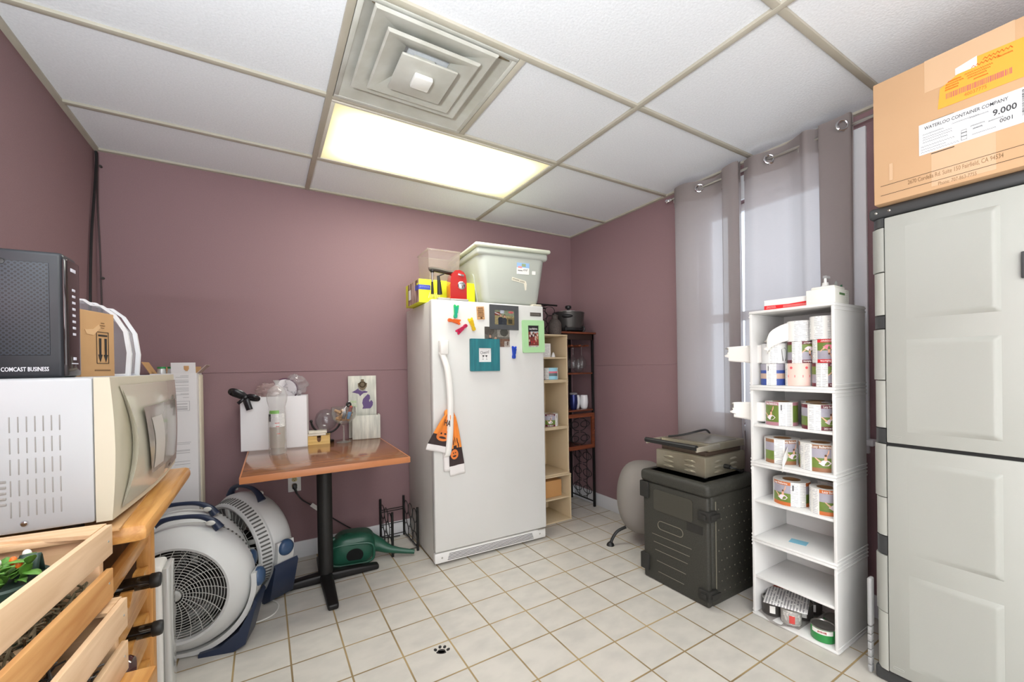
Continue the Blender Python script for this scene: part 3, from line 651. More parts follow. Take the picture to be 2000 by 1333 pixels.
# ---- floor fans
SHELL = mat('fan_grey_shell', (206, 207, 206), .4); NAVY = mat('fan_navy', (36, 47, 70), .4); GRILLE = mat('fan_grille', (190, 190, 186), .4); BLADE = mat('fan_blade_dark', (26, 24, 22), .5)
def fan(label, loc, rz, tilt, cz=.285, R=.262):
    t = thing('floor_fan', label, 'fan', loc, rz, 'grey and navy floor fans')
    TT = TR(0, 0, cz) @ RX(-tilt) @ RX(PI/2)       # local axis z of the lathe points to -y (front)
    g = G().lathe([(.187, .078), (.190, .092), (.200, .094), (.222, .080), (.250, .050), (R, .012), (R+.002, -.030), (R-.004, -.042), (.249, -.046), (.236, -.102), (.226, -.108), (.214, -.104), (.212, -.02), (.195, .04), (.187, .078)], n=56, T=TT); g.done('housing', SHELL, t)
    g = G()
    for i in range(72): g.box((.2375, .2475), (-.0042, .0042), (-.096, -.052), .001, T=TT @ RZ(2*PI*i/72), fn=lambda c: (c[0]-(-.052-c[2])*.22+.0025, c[1], c[2]))
    g.done('side_louvers', mat('louver_shade', (92, 92, 90), .6), t)
    g = G()
    for k in range(1, 16):
        r_ = .022+.0110*k; g.ring((0, 0, .074+.014*(1-(r_/.187)**2)), r_, .0015, TT, n=48, k=5)
    for k in range(24):
        a = 2*PI*k/24; g.tube([TT @ Vector((r_*cos(a+.55*(1-r_/.187)), r_*sin(a+.55*(1-r_/.187)), .075+.014*(1-(r_/.187)**2))) for r_ in (.03, .07, .11, .15, .19)], .0013, 5)
    g.done('front_grille', GRILLE, t)
    G().lathe([(0, .094), (.018, .092), (.024, .086), (.024, .078), (0, .078)], T=TT).done('grille_cap', GRILLE, t)
    g = G()
    for k in range(3):
        a0 = 2*PI*k/3
        def bl(u, v, a0=a0): r_ = .03+.155*u; a = a0+(-.55+1.15*v)*(.6+.5*u); return TT @ Vector((r_*cos(a), r_*sin(a), .045-.06*v))
        g.sheet(bl, 8, 8)
    g.done('blades', BLADE, t, thick=.003)
    G().lathe([(0, .055), (.036, .05), (.04, -.0), (.06, -.02), (.06, -.08), (0, -.085)], T=TT).done('motor_hub', mat('hub_dark', (30, 28, 27), .5), t)
    g = G()
    for k in range(40): a = 2*PI*k/40; g.tube([TT @ Vector((r_*cos(a), r_*sin(a), -.094)) for r_ in (.06, .214)], .0016, 4)
    for k in range(5):
        a = 2*PI*k/5+.3; g.box((.05, .216), (-.012, .012), (-.104, -.09), .004, T=TT @ RZ(a))
    g.ring((0, 0, -.094), .14, .002, TT, n=40, k=5)
    g.done('rear_grille', GRILLE, t)
    # cradle: a half ring round the lower shell with feet
    g = G(); Ro = R+.024
    def band(a0, a1, x0, x1, m):
        def f(u, v):
            a = a0+(a1-a0)*u; y = x0+(x1-x0)*v; z = cz-Ro*sin(a); return (Ro*cos(a), y, max(z, .004))
        g.sheet(f, 36, 2, m)
        def f2(u, v):
            a = a0+(a1-a0)*u; y = x0+(x1-x0)*v; return ((R+.004)*cos(a), y, max(cz-(R+.004)*sin(a), .008))
        g.sheet(f2, 36, 2, m)
        for y in (x0, x1): g.sheet(lambda u, k, y=y: ((R+.004+k*.02)*cos(a0+(a1-a0)*u), y, max(cz-(R+.004+k*.02)*sin(a0+(a1-a0)*u), .004+.004*(1-k))), 36, 1, m)
        for a in (a0, a1): g.sheet(lambda k, v, a=a: ((R+.004+k*.02)*cos(a), x0+(x1-x0)*v, max(cz-(R+.004+k*.02)*sin(a), .004)), 1, 2, m)
    band(-.12, PI+.12, -.045, .045, 0)
    cr_ = g.done('cradle', SHELL, t)
    for s in (-1, 1):
        g = G()
        P = [(s*.07, .0), (s*.20, 0), (s*.245, .025), (s*.292, .20), (s*.283, .215), (s*.27, .175), (s*.22, .085), (s*.15, .030), (s*.07, .014)]
        if s < 0: P = P[::-1]
        g.prism(P, -.065, .065, FY(0, 0, 0)); g.done('navy_foot', NAVY, cr_, angle=50)
        g = G().lathe([(0, .020), (.026, .018), (.038, .009), (.041, 0), (.041, -.01)], T=TR(s*(R+.024), 0, cz) @ RY(s*PI/2), n=24); g.done('tilt_knob', mat('knob_navy', (52, 78, 112), .35), t)
    # handle
    T2 = TR(0, 0, cz) @ RX(-tilt)
    pts = [(-.135, 0, R-.03), (-.11, 0, R+.006), (-.065, 0, R+.030), (0, 0, R+.036), (.065, 0, R+.030), (.11, 0, R+.006), (.135, 0, R-.03)]
    g = G().tube([T2 @ p for p in spline(pts, 6)], .016, 10, rf=lambda u: .0095+.012*abs(2*u-1)**2); hd = g.done('handle', NAVY, t)
    for s in (-1, 1):
        G().ball((0, 0, 0), (.018, .006, .011), T=T2 @ TR(s*.108, -.018, R+.004)).done('handle_button', mat('button_white', (214, 214, 208), .4), hd)
    return t
fan('front grey floor fan with a round grille and navy feet, nearest the camera', (-.567, -.275, 0), math.radians(-15), .0)
fan('grey floor fan standing directly behind the front one, mostly hidden', (-.60, -.045, 0), math.radians(-15), .0)
fan('grey floor fan turned sideways beside the table base, its navy side knob showing', (-.335, .165, 0), math.radians(-56+180), .10, R=.262)
P = spline([(-.40, .03, .10), (-.375, .02, .03), (-.32, -.02, .006), (-.25, -.02, .006), (-.215, -.09, .006), (-.235, -.17, .006), (-.30, -.205, .006), (-.37, -.19, .006), (-.42, -.16, .006)], 8)
tag(G().tube(P, .0035, 6).done('cord', mat('white_cord', (218, 217, 210), .5)), 'white cord looping on the floor tiles beside the fans', 'cord')
P = spline([(-.53, -.60, .004), (-.50, -.66, .004), (-.475, -.72, .004), (-.48, -.82, .004), (-.5, -.9, .004)], 8)
tag(G().tube(P, .0035, 6).done('cord', MATS['white_cord']), 'white cord on the floor beside the white upright appliance', 'cord')
# ================================================================= TABLE
TOPW = wood('cherry_laminate', (120, 76, 46), (145, 96, 60), 'x', 4, .16, .4); EDGE = mat('orange_edge', (186, 120, 76), .35)
ZT = .74
t = thing('pedestal_table', 'square cherry wood cafe table on a black cross pedestal base', 'table', (.025, .03, 0), math.radians(-1))
G().box((-.372, .372), (-.395, .40), (ZT-.027, ZT), .003).done('tabletop', TOPW, t)
g = G()
for X, Y in (((-.378, .378), (-.401, -.395)), ((-.378, .378), (.40, .406)), ((-.378, -.372), (-.395, .40)), ((.372, .378), (-.395, .40))): g.box(X, Y, (ZT-.031, ZT-.001), .0015)
g.done('edge_band', EDGE, t)
g = G().cyl((0, .02, .045), (0, .02, ZT-.034), .04, n=28); g.box((-.14, .14), (-.12, .16), (ZT-.036, ZT-.027), .002); g.done('column', mat('black_column', (24, 23, 22), .5, bump=(180, .3)), t)
for a, ln in ((0, .29), (PI/2, .30), (PI, .255), (1.5*PI, .345)):
    def f(q, ln=ln):
        u = max(0, min(1, q[0]/ln)); return (q[0], q[1]*(1-.25*u), q[2]*(1-.42*u*u))
    G().box((.0, ln), (-.034, .034), (.003, .052), .012, T=TR(0, .02, 0) @ RZ(a), fn=f, cuts=2).done('foot', BLKMET, t)
# ---- white gift box
t = thing('white_box', 'open white paper box with wrapped things inside, on the left of the table', 'box', (-.20, .36, ZT), math.radians(-9))
g = G(); w_, d_, h_ = .172, .06, .312
for X, Y in (((-w_, w_), (-d_, -d_+.003)), ((-w_, w_), (d_-.003, d_)), ((-w_, -w_+.003), (-d_+.003, d_-.003)), ((w_-.003, w_), (-d_+.003, d_-.003))): g.box(X, Y, (0, h_))
g.box((-w_, w_), (-d_, d_), (0, .003)); g.done('walls', mat('glossy_white_card', (232, 231, 233), .35), t)
BAG = clear('crumpled_film', (248, 248, 250), haze=.16, hz=(240, 238, 236))
def crumple(c, r, seed, n=22, k=14, amp=.18):
    rnd = random.Random(seed); ph = [(rnd.uniform(2, 6), rnd.uniform(2, 6), rnd.uniform(0, 6)) for _ in range(6)]
    g = G()
    def f(u, v):
        a, b_ = 2*PI*u, PI*(.02+.96*v); d = 1+amp*sum(sin(p*a+q*b_*2+s) for p, q, s in [(round(p), q, s) for p, q, s in ph])/2.2
        return (c[0]+r[0]*d*sin(b_)*cos(a), c[1]+r[1]*d*sin(b_)*sin(a), c[2]+r[2]*d*cos(b_))
    g.sheet(f, n, k, cu=True); return g
q = tag(crumple((0, 0, 0), (.062, .045, .055), 3).done('film_bag', BAG, None, (-.09, .335, 1.12), 0, 20), 'clump of clear plastic film sticking up from the white box, right side', 'plastic bag')
q = tag(crumple((0, 0, 0), (.06, .04, .042), 5).done('film_bag', clear('pink_film', (244, 236, 236), haze=.4, hz=(226, 206, 204)), None, (-.235, .345, 1.085), 0, 20), 'pinkish wrapped bundle in the white box, beside the black bow', 'plastic bag')
t = thing('plaque', 'round white plaque with a purple rim standing inside the white box', 'plaque', (-.150, .355, 1.088), math.radians(-9))
G().lathe([(0, -.004), (.064, -.004), (.064, .004), (0, .004)], T=RX(PI/2), n=36).done('disc', mat('plaque_white', (226, 222, 224), .5), t)
G().ring((0, 0, 0), .066, .005, RX(PI/2), n=40).done('rim', mat('plum_rim', (84, 42, 70), .45), t)
BOW = mat('black_satin', (36, 35, 38), .25)
t = thing('ribbon_bow', 'black satin ribbon bow hanging on the left corner of the white box', 'bow', (-.352, .305, 1.055), math.radians(-9))
def strip(P, w_, name, up=(0, -1, 0)):
    P = spline([Vector(p) for p in P], 8); n = len(P)-1
    def f(u, v):
        i = min(n, int(round(u*n))); d = (P[min(n, i+1)]-P[max(0, i-1)]).normalized(); s = d.cross(Vector(up)).normalized(); return P[i]+s*w_*(v-.5)
    G().sheet(f, n, 2).done(name, BOW, t, thick=.0015)
strip([(.0, 0, 0), (-.02, -.012, .022), (-.05, -.016, .036), (-.066, -.004, .034), (-.05, .012, .02), (0, .004, .0)], .036, 'loop'); strip([(0, 0, 0), (.028, -.014, .006), (.05, -.016, .0), (.062, -.002, -.012), (.04, .008, -.012), (0, .003, .0)], .026, 'loop')
strip([(0, -.004, 0), (.01, -.012, -.03), (.022, -.012, -.072)], .034, 'tail'); strip([(0, -.003, 0), (-.02, -.01, -.02), (-.036, -.006, -.034)], .018, 'tail')
G().ball((0, -.008, 0), (.014, .012, .014)).done('knot', BOW, t)
# ---- sleeve of plastic cups
CUP = clear('cup_plastic', (250, 250, 248), haze=.3, hz=(240, 237, 230), rough=.1)
t = thing('cup_stack', 'tall stack of clear plastic cups in a knotted bag with a printed label', 'cups', (-.199, .135, ZT))
for k in range(15):
    z = .002+.0092*k
    if k < 14: G().lathe([(.032, z+.0), (.036, z+.062), (.0395, z+.066), (.0385, z+.069)], n=24).done('cup', CUP, t)
g = G().lathe([(.044, .001), (.0445, .10), (.0445, .2), (.041, .262), (.05, .30), (.052, .33), (.04, .362), (.012, .385), (.006, .392)], n=28, mf=None); g.done('bag', clear('bag_film', (252, 252, 252), haze=.22, hz=(244, 244, 242)), t)
G().lathe([(.005, .386), (.012, .40), (.018, .412), (.010, .408), (0, .40)], n=12).done('bag_knot', clear('knot_film', (240, 240, 240), haze=.4), t)
g = G(); g.lathe([(.0425, .20), (.043, .155)], n=20, a0=-PI/2-1.2, a1=-PI/2+1.0); g.lathe([(.041, .246), (.0425, .228)], n=14, a0=-PI/2-1.1, a1=-PI/2+.2, m=1); g.lathe([(.0425, .228), (.0425, .20)], n=20, a0=-PI/2-1.2, a1=-PI/2+1.0); g.lathe([(.0432, .155), (.0432, .04)], n=20, a0=-PI/2-1.1, a1=-PI/2+.9, m=2)
g.done('label_sheet', [LINES, mat('label_green', (112, 190, 52), .5), clear('label_film', (246, 240, 234), haze=.45, hz=(230, 222, 212))], t)
g = G()
for z, a, w_ in ((.178, 0, .5), (.160, .1, .4), (.12, .2, .4)): g.lathe([(.0437, z), (.0437, z-.004)], n=6, a0=-PI/2+a-.3, a1=-PI/2+a-.3+w_)
g.done('red_print', mat('red_ink', (206, 72, 66), .6), t)
G().lathe([(.0436, .226), (.0436, .185)], n=5, a0=-PI/2-1.25, a1=-PI/2-.8).done('black_print', INK, t)
# ---- bamboo box + coasters
BAM = wood('bamboo', (206, 168, 96), (226, 192, 124), 'x', 4, .5)
t = thing('coaster_box', 'small bamboo holder with a notched front on the table', 'holder', (.034, .345, ZT), math.radians(-9))
g = G().prism([(-.062, 0), (.062, 0), (.062, .054), (.011, .054), (.011, .026), (.007, .017), (0, .014), (-.007, .017), (-.011, .026), (-.011, .054), (-.062, .054)], 0, .007, FY(0, -.028, 0)); g.box((-.062, .062), (.05, .057), (0, .054)); g.box((-.062, -.055), (-.028, .05), (0, .054)); g.box((.055, .062), (-.028, .05), (0, .054)); g.box((-.055, .055), (-.028, .05), (0, .005)); g.done('box', BAM, t, angle=20)
G().box((-.05, .05), (-.02, .045), (.006, .04), .002).done('lining', mat('brown_leather', (124, 84, 52), .6), t)
STONE = mat('stone_coaster', (226, 219, 206), .7, noise=(40, .3, (206, 196, 180)))
for k in range(2): tag(G().box((-.052, .052), (-.05, .05), (0, .0125), .003).done('coaster', STONE, None, (.030+.004*k-.006, .36, ZT+.0545+.0128*k), math.radians(-9+3*k)), ('lower', 'upper')[k]+' pale stone coaster on the bamboo holder', 'coaster', 'stone coasters')
# ---- glass globe in a ring stand
GLASS = clear('clear_glass', (248, 249, 248), ior=1.7, haze=.05)
GLB = clear('globe_glass', (238, 238, 240), ior=1.7, haze=.05)
t = thing('globe_decanter', 'clear glass globe in a black half-ring stand behind the coaster holder', 'glass globe', (.076, .398, ZT))
G().lathe([(0, .081), (.03, .086), (.052, .103), (.065, .13), (.0665, .155), (.056, .188), (.033, .211), (0, .22)], n=32, T=TR(.005, 0, -.008)).done('globe', GLB, t)
g = G().tube([(.006+.088*cos(a), 0, .142+.088*sin(a)) for a in [PI*1.0+.12+i*(PI*.86)/24 for i in range(25)]], .0062, 8); g.cyl((.006, 0, .0), (.006, 0, .056), .007); g.lathe([(0, 0), (.045, 0), (.045, .008), (0, .012)], c=(.006, 0, 0)); g.ball((-.082, 0, .138), .009); g.done('stand', BLKMET, t)
# ---- stemmed glass of corks
t = thing('wine_glass', 'large stemmed wine glass filled with corks, on the table', 'glass', (.172, .300, ZT))
G().lathe([(0, .0), (.042, .0), (.043, .002), (.012, .008), (.005, .016), (.0045, .10), (.010, .112), (0, .113)], n=30).done('stem', clear('stem_glass', (240, 242, 242), ior=1.8, haze=.28, hz=(226, 222, 216)), t)
G().lathe([(.010, .112), (.045, .128), (.070, .155), (.077, .19), (.073, .225), (.070, .2265), (.072, .19), (.066, .158), (.042, .133), (.0, .122)], n=36).done('bowl', GLASS, t)
rnd = random.Random(4); CK = mat('cork', (206, 166, 122), .85, noise=(80, .3, (176, 134, 92)))
for k in range(26):
    a = rnd.uniform(0, 2*PI); z = .146+.055*rnd.random(); rr = (.030+.35*(z-.146))*(rnd.random()**.4); p = Vector((.172+rr*cos(a), .300+rr*sin(a), ZT+z)); d = Vector((rnd.uniform(-1, 1), rnd.uniform(-1, 1), rnd.uniform(-.5, .5))).normalized()*.016
    tag(G().cyl(p-d, p+d, .0098, n=12).done('cork', CK), 'tan wine cork in the stemmed glass on the table', 'cork', 'corks in the wine glass')
for dx, dz, c_, lb in ((.02, .172, (92, 148, 196), 'light blue bottle stopper among the corks in the wine glass'), (-.008, .176, (70, 72, 76), 'dark grey bottle stopper among the corks in the wine glass'), (.028, .205, (150, 60, 48), 'dark red bottle stopper on top of the corks')):
    g = G().cyl((0, 0, -.02), (.01, 0, .014), .009, .012, n=12); g.ball((.011, 0, .018), .012); tag(g.done('bottle_stopper', mat('stopper%d' % c_[0], c_, .4), None, (.172+dx, .300-.042, ZT+dz)), lb, 'stopper')
t = thing('pourer', 'chrome wine pourer with a black ring standing in the cork filled glass', 'pourer', (.185, .300, ZT+.185))
G().tube([(-.02, 0, 0), (.0, 0, .035), (.022, 0, .075)], .006, 10, rf=lambda u: .004+.007*u).done('tube', CHROME, t); G().ring((.018, -.012, .055), .011, .006, TR(.018, -.012, .055) @ RX(PI/2) @ TR(-.018, .012, -.055)).done('ring', BLACK, t)
# ---- bottle opener board
WW = mat('whitewashed_wood', (224, 222, 210), .7, noise=(5, .22, (168, 170, 162)), stretch=(9, 9, 1.2))
t = thing('opener_board', 'whitewashed wooden bottle opener board with a purple state map and catch box', 'bottle opener', (.33, .425, ZT), math.radians(-9))
G().box((-.105, .075), (.002, .018), (0, .42), .002).done('backboard', WW, t)
g = G(); g.box((-.085, .092), (-.088, -.076), (0, .157), .002); g.box((-.085, -.073), (-.076, .002), (0, .157), .002); g.box((.08, .092), (-.076, .002), (0, .157), .002); g.box((-.073, .08), (-.076, .002), (0, .01)); g.done('catch_box', WW, t)
PUR = mat('purple_print', (92, 70, 118), .6)
lp = [(-.012, 0), (-.006, .012), (-.012, .03), (-.008, .05), (.004, .064), (.016, .076), (.026, .07), (.028, .052), (.022, .044), (.024, .034), (.034, .044), (.042, .032), (.04, .016), (.032, .004), (.028, 0)]
up = [(-.062, .088), (-.044, .098), (-.03, .108), (-.028, .1), (-.012, .092), (0, .094), (.016, .09), (.014, .084), (-.004, .082), (-.014, .074), (-.022, .066), (-.028, .078), (-.046, .084)]
g = G(); T = FY(-.002, .002, .195) @ Matrix.Diagonal((1.3, 1.3, 1, 1)); g.prism(lp, 0, .0012, T); g.prism(up, 0, .0012, T); g.done('state_map', PUR, t)
PG = mat('pale_green_print', (160, 190, 128), .6)
text('DRINK', .026, PG, t, FY(-.072, .002, .243), sx=.5); text('LOCAL', .026, PG, t, FY(-.072, .002, .216), sx=.5)
g = G(); T = FY(-.014, .002, .362) @ Matrix.Diagonal((1.15, 1.15, 1, 1))
g.prism([(-.008, .03), (.008, .03), (.009, .012), (.026, .006), (.024, -.012), (.012, -.03), (0, -.036), (-.012, -.03), (-.024, -.012), (-.026, .006), (-.009, .012)], 0, .006, T); g.ring((0, .0, .008), .016, .004, T); g.box((-.006, .006), (.0, .008), (.002, .022), T=T); g.done('opener', mat('old_bronze', (92, 80, 62), .4, .7), t)
g = G().cyl(T @ Vector((0, -.004, .004)), T @ Vector((0, -.004, .012)), .005); g.cyl(T @ Vector((0, .024, .004)), T @ Vector((0, .024, .009)), .004); g.done('screw', MATS['old_bronze'], t)
# ---- watering can lying on its side
CAN = mat('dark_green_plastic', (38, 92, 72), .35, noise=(14, .35, (30, 76, 60)))
t = thing('watering_can', 'dark green plastic watering can lying on its side under the table', 'watering can', (.20, .215, 0), math.radians(-12))
def se(x, p): return math.copysign(abs(x)**p, x)
def body(u, v):
    a = 2*PI*u; b_ = PI*(v-.5); k = .55
    x = .135*se(cos(b_), k)*se(cos(a), k); y = .092*se(cos(b_), k)*se(sin(a), k); z = .098+.096*se(sin(b_), k)
    z = max(z, .004); w_ = 1-.18*max(0, (z-.1)/.1); x *= w_
    return (x+.01*(z-.1)/.1, y*(1-.1*(x/.13)), z)
G().sheet(body, 40, 24, cu=True).done('body', CAN, t)
g = G().tube(spline([(.10, .01, .10), (.15, .0, .085), (.20, -.02, .062), (.26, -.035, .045), (.33, -.05, .032), (.37, -.06, .026)], 6), .02, 14, rf=lambda u: .05*(1-u)**2.2+.0135); g.done('spout', CAN, t)
g = G().tube(spline([(-.10, -.02, .165), (-.135, -.03, .15), (-.165, -.03, .10), (-.165, -.03, .05), (-.13, -.045, .022)], 6), .015, 10); g.done('handle', CAN, t)
P = [(.0+.125*se(cos(a), .5), -.086-.0*sin(a), .080+.062*se(sin(a), .5)) for a in [2*PI*i/40 for i in range(40)]]
G().tube(P, .008, 8, closed=True).done('rim', CAN, t)
P2 = [(.015+.048*cos(a), .075+max(-.028, .04*sin(a))) for a in [2*PI*i/30 for i in range(30)]]
G().prism(P2, .088, .0945, FY(0, .0, 0)).done('filler_opening', mat('dark_inside', (6, 9, 8), .9), t)  # solid dark disc, painted for the shade inside the can
g = G()
for k in range(4): g.tube([(-.05+.05*cos(a)*(.35+.2*k)+.03, .0+.05*sin(a)*(.35+.2*k)-.02, .1935-.0015*k*k*.2) for a in [PI*.9+PI*.9*i/12 for i in range(13)]], .0022, 5)
g.done('moulded_ribs', CAN, t)
# ---- folding wire wine racks (one on the floor, one on the tan shelves)
def wire_rack(label, loc, rz, rx=0):
    t = thing('wire_rack', label, 'wire rack', loc, rz, 'black wire bottle racks')
    t.rotation_euler[0] = rx
    for x in (0, .165):
        for y in (0, .315): G().cyl((x, y, .0), (x, y, .285), .0085, n=10).done('post', BLKMET, t)
        g = G()
        T = basis((0, 1, 0), (0, 0, 1), (1, 0, 0), (x, .0, 0))
        for cx, cz in ((.062, .06), (.157, .06), (.252, .06), (.11, .142), (.205, .142), (.062, .215), (.157, .222), (.252, .215)): g.ring((cx, cz, 0), .046, .0028, T, n=24, k=5)
        g.tube([(x, .0, .02), (x, .315, .02)], .004, 6); g.done('ring_panel', BLKMET, t)
    g = G()
    for y, z in ((.002, .02), (.313, .02), (.313, .10), (.313, .19), (.313, .205)): g.tube([(0, y, z), (.165, y, z)], .003, 6)
    g.done('cross_wires', BLKMET, t); return t
wire_rack('folding black wire wine rack standing on the floor between the watering can and the freezer', (.428, .142, 0), 0)
# ================================================================= FREEZER AND WHAT IS ON IT
FRW = mat('freezer_white', (217, 217, 215), .35, noise=(2.5, .4, (209, 208, 203)), bump=(300, .06)); FRG = mat('freezer_side', (214, 211, 206), .5, noise=(4, .3, (202, 198, 192)), bump=(400, .2))
FX, FYY, FRZ, FH, FW, FD = .607, -.152, math.radians(-2.2), 1.622, .80, .60
FM = TR(FX, FYY, 0) @ RZ(FRZ)
t = thing('freezer', 'tall white upright freezer with a long handle, against the mauve back wall', 'freezer', (FX, FYY, 0), FRZ)
G().box((.004, FW-.004), (.062, FD), (.012, FH-.004), .006).done('cabinet', FRG, t)
dr = G().box((0, FW), (0, .052), (.085, FH), .009, seg=3).done('door', FRW, t)
G().box((.006, FW-.006), (.052, .064), (.09, FH-.006)).done('gasket', mat('gasket_grey', (176, 174, 170), .7), t)
kp = G().box((.0, FW), (.012, .05), (.012, .076), .008).done('kick_plate', WHITE, t)
g = G()
for k in range(5): g.box((.08+.003*k, FW-.10-.003*k), (.0108, .016), (.024+.0088*k, .0275+.0088*k), .001)
g.done('grille_slots', BLACK, kp)
for x in (.045, FW-.05): G().ball((x, .0115, .045), (.006, .002, .006)).done('screw', STEEL, kp)
G().box((FW-.07, FW-.01), (.0, .05), (.076, .085), .002).done('hinge', STEEL, t)
G().box((FW-.08, FW-.01), (.005, .09), (FH, FH+.012), .004).done('top_hinge', mat('hinge_cream', (214, 206, 188), .4), t)
g = G().box((.038, .092), (-.042, -.0), (1.285, 1.375), .008)
hd = g.done('handle', mat('handle_white', (238, 236, 231), .25), dr, angle=50)
P = spline([(.052, -.022, 1.30), (.064, -.034, 1.26), (.080, -.046, 1.19), (.090, -.052, 1.08), (.092, -.052, .95), (.088, -.045, .80), (.08, -.03, .69), (.074, .0, .66)], 8)
g = G(); n = len(P)-1
R_ = [[Vector(p)+Vector((dx, dy, 0)) for dx, dy in [(.02*cos(a), .011*sin(a)) for a in [2*PI*i/12 for i in range(12)]]] for p in P]
VV = [[g.bm.verts.new(q) for q in r_] for r_ in R_]
for A, B in zip(VV, VV[1:]):
    for i in range(12): g.bm.faces.new([A[i], A[(i+1) % 12], B[(i+1) % 12], B[i]])
g.bm.faces.new(VV[0]); g.bm.faces.new(VV[-1][::-1]); g.done('handle_bar', MATS['handle_white'], hd)
b_ = G().box((FW-.108, FW-.02), (-.002, .001), (1.549, 1.575), .001).done('badge', mat('badge_grey', (96, 90, 84), .35, .4), dr)
scribble(mat('badge_letter', (166, 160, 152), .4), b_, FY(FW-.064, -.002, 1.562), .062, .008, 3, .0005)
def onF(lx, lz, off=0.): return FM @ Vector((lx, -off, lz))
def fthing(name, label, cat, lx, lz, roll=0, group=None):
    o = thing(name, label, cat, onF(lx, lz, .0006), FRZ, group); o.rotation_euler = (0, roll, FRZ); return o
# magnet clips: two tapered leaves and a spring
def clip(label, x, z, roll, c, c2=None):
    o = fthing('magnet_clip', label, 'magnet clip', x-FX, z, roll, 'coloured clip magnets on the freezer door')
    m1 = mat('clip_%d_%d' % (c[0], c[1]), c, .3); c2 = c2 or tuple(int(v*.85) for v in c); m2 = mat('clip_%d_%d' % (c2[0], c2[1]), c2, .3)
    G().prism([(-.010, -.040), (-.004, -.044), (.004, -.044), (.010, -.040), (.011, -.03), (.008, -.018), (.017, .034), (.013, .04), (.004, .036), (0, .03), (-.004, .036), (-.013, .04), (-.017, .034), (-.008, -.018), (-.011, -.03)], .002, .010, FY(0, 0, 0)).done('back_leaf', m1, o)
    g = G(); g.prism([(-.009, -.041), (0, -.044), (.009, -.041), (.010, -.03), (.007, -.018), (.013, .02), (.0, .026), (-.013, .02), (-.007, -.018), (-.010, -.03)], .012, .019, FY(0, 0, 0)); g.done('front_leaf', m2, o)
    G().cyl((-.011, -.0135, -.006), (.011, -.0135, -.006), .005).done('spring', m1, o)
    G().cyl((0, 0, 0), (0, -.003, 0), .009).done('magnet', BLACK, o)
clip('green and teal clip magnet, upper left on the freezer door', .760, 1.555, .12, (38, 190, 108), (24, 168, 132))
clip('orange clip magnet lying sideways on the freezer door', .751, 1.493, 1.72, (255, 112, 32))
clip('crimson clip magnet slanting below the orange one', .795, 1.445, .90+PI, (206, 30, 84))
clip('yellow clip magnet slanting on the freezer door', .866, 1.479, -.33, (248, 204, 22))
clip('blue clip magnet right of the teal picture frame', 1.165, 1.303, .08, (24, 70, 190))
o = fthing('sign_magnet', 'small tan wooden sign magnet printed with lines of text', 'magnet', .929-FX, 1.552, -.06)
G().prism(rrect(-.026, .026, -.041, .041, .003), 0, .004, FY(0, 0, 0)).done('plate', mat('tan_wood', (204, 156, 106), .6), o)
for k, w_ in enumerate((.034, .04, .034, .04, .038, .014)): scribble(mat('burnt_ink', (92, 58, 34), .7), o, FY(.003*(k==5), -.004, .031-.0125*k), w_, .008, k, .0017, n=14)
def photo(name, parent, x0, x1, y0, y1, shapes, T, h=.0006):
    """a photo print: flat ground with cut shapes of colour, each layer a hair above the last"""
    g = G(); ms = []
    def mi(c):
        m = mat('photo_%d_%d_%d' % c, c, .35, noise=(90, .4, tuple(int(v*.55) for v in c)))
        if m not in ms: ms.append(m)
        return ms.index(m)
    for k, (P, c) in enumerate(shapes): g.prism([(min(max(x, x0), x1), min(max(y, y0), y1)) for x, y in P], 0, h+.00012*k, T, mi(c))
    return g.done(name, ms, parent)
def R4(a, b, c, d): return [(a, c), (b, c), (b, d), (a, d)]
def person_shape(x, y, s, cloth, skin=(214, 168, 140), hair=(70, 50, 38)):
    return [([(x-s*.5, y-s*1.7), (x+s*.5, y-s*1.7), (x+s*.55, y-s*.2), (x+s*.3, y+s*.05), (x-s*.3, y+s*.05), (x-s*.55, y-s*.2)], cloth), (ell(x, y+s*.42, s*.27, s*.34, 12), hair), (ell(x, y+s*.36, s*.22, s*.27, 12), skin)]
# loose photograph under the frames
o = fthing('photograph', 'unframed wedding photograph tucked under the dark and the teal frame', 'photograph', 1.046-FX, 1.402)
G().prism(R4(-.092, .092, -.066, .066), 0, .0012, FY(0, 0, 0)).done('paper', PAPER, o)
photo('print', o, -.091, .091, -.065, .065, [(R4(-.091, .091, -.065, .065), (116, 112, 104)), (R4(.0, .091, .0, .065), (164, 160, 150)), (ell(.05, .03, .03, .026), (84, 84, 76)), (ell(-.06, .04, .04, .03), (92, 86, 78)), (R4(.02, .091, -.065, -.012), (132, 98, 80)), (R4(.05, .091, -.065, -.028), (196, 186, 176)), (R4(.07, .08, -.055, -.03), (98, 74, 64))]+person_shape(-.052, -.01, .036, (36, 36, 62))+person_shape(-.014, -.022, .03, (236, 230, 222), hair=(210, 180, 150)), FY(0, -.0013, 0))
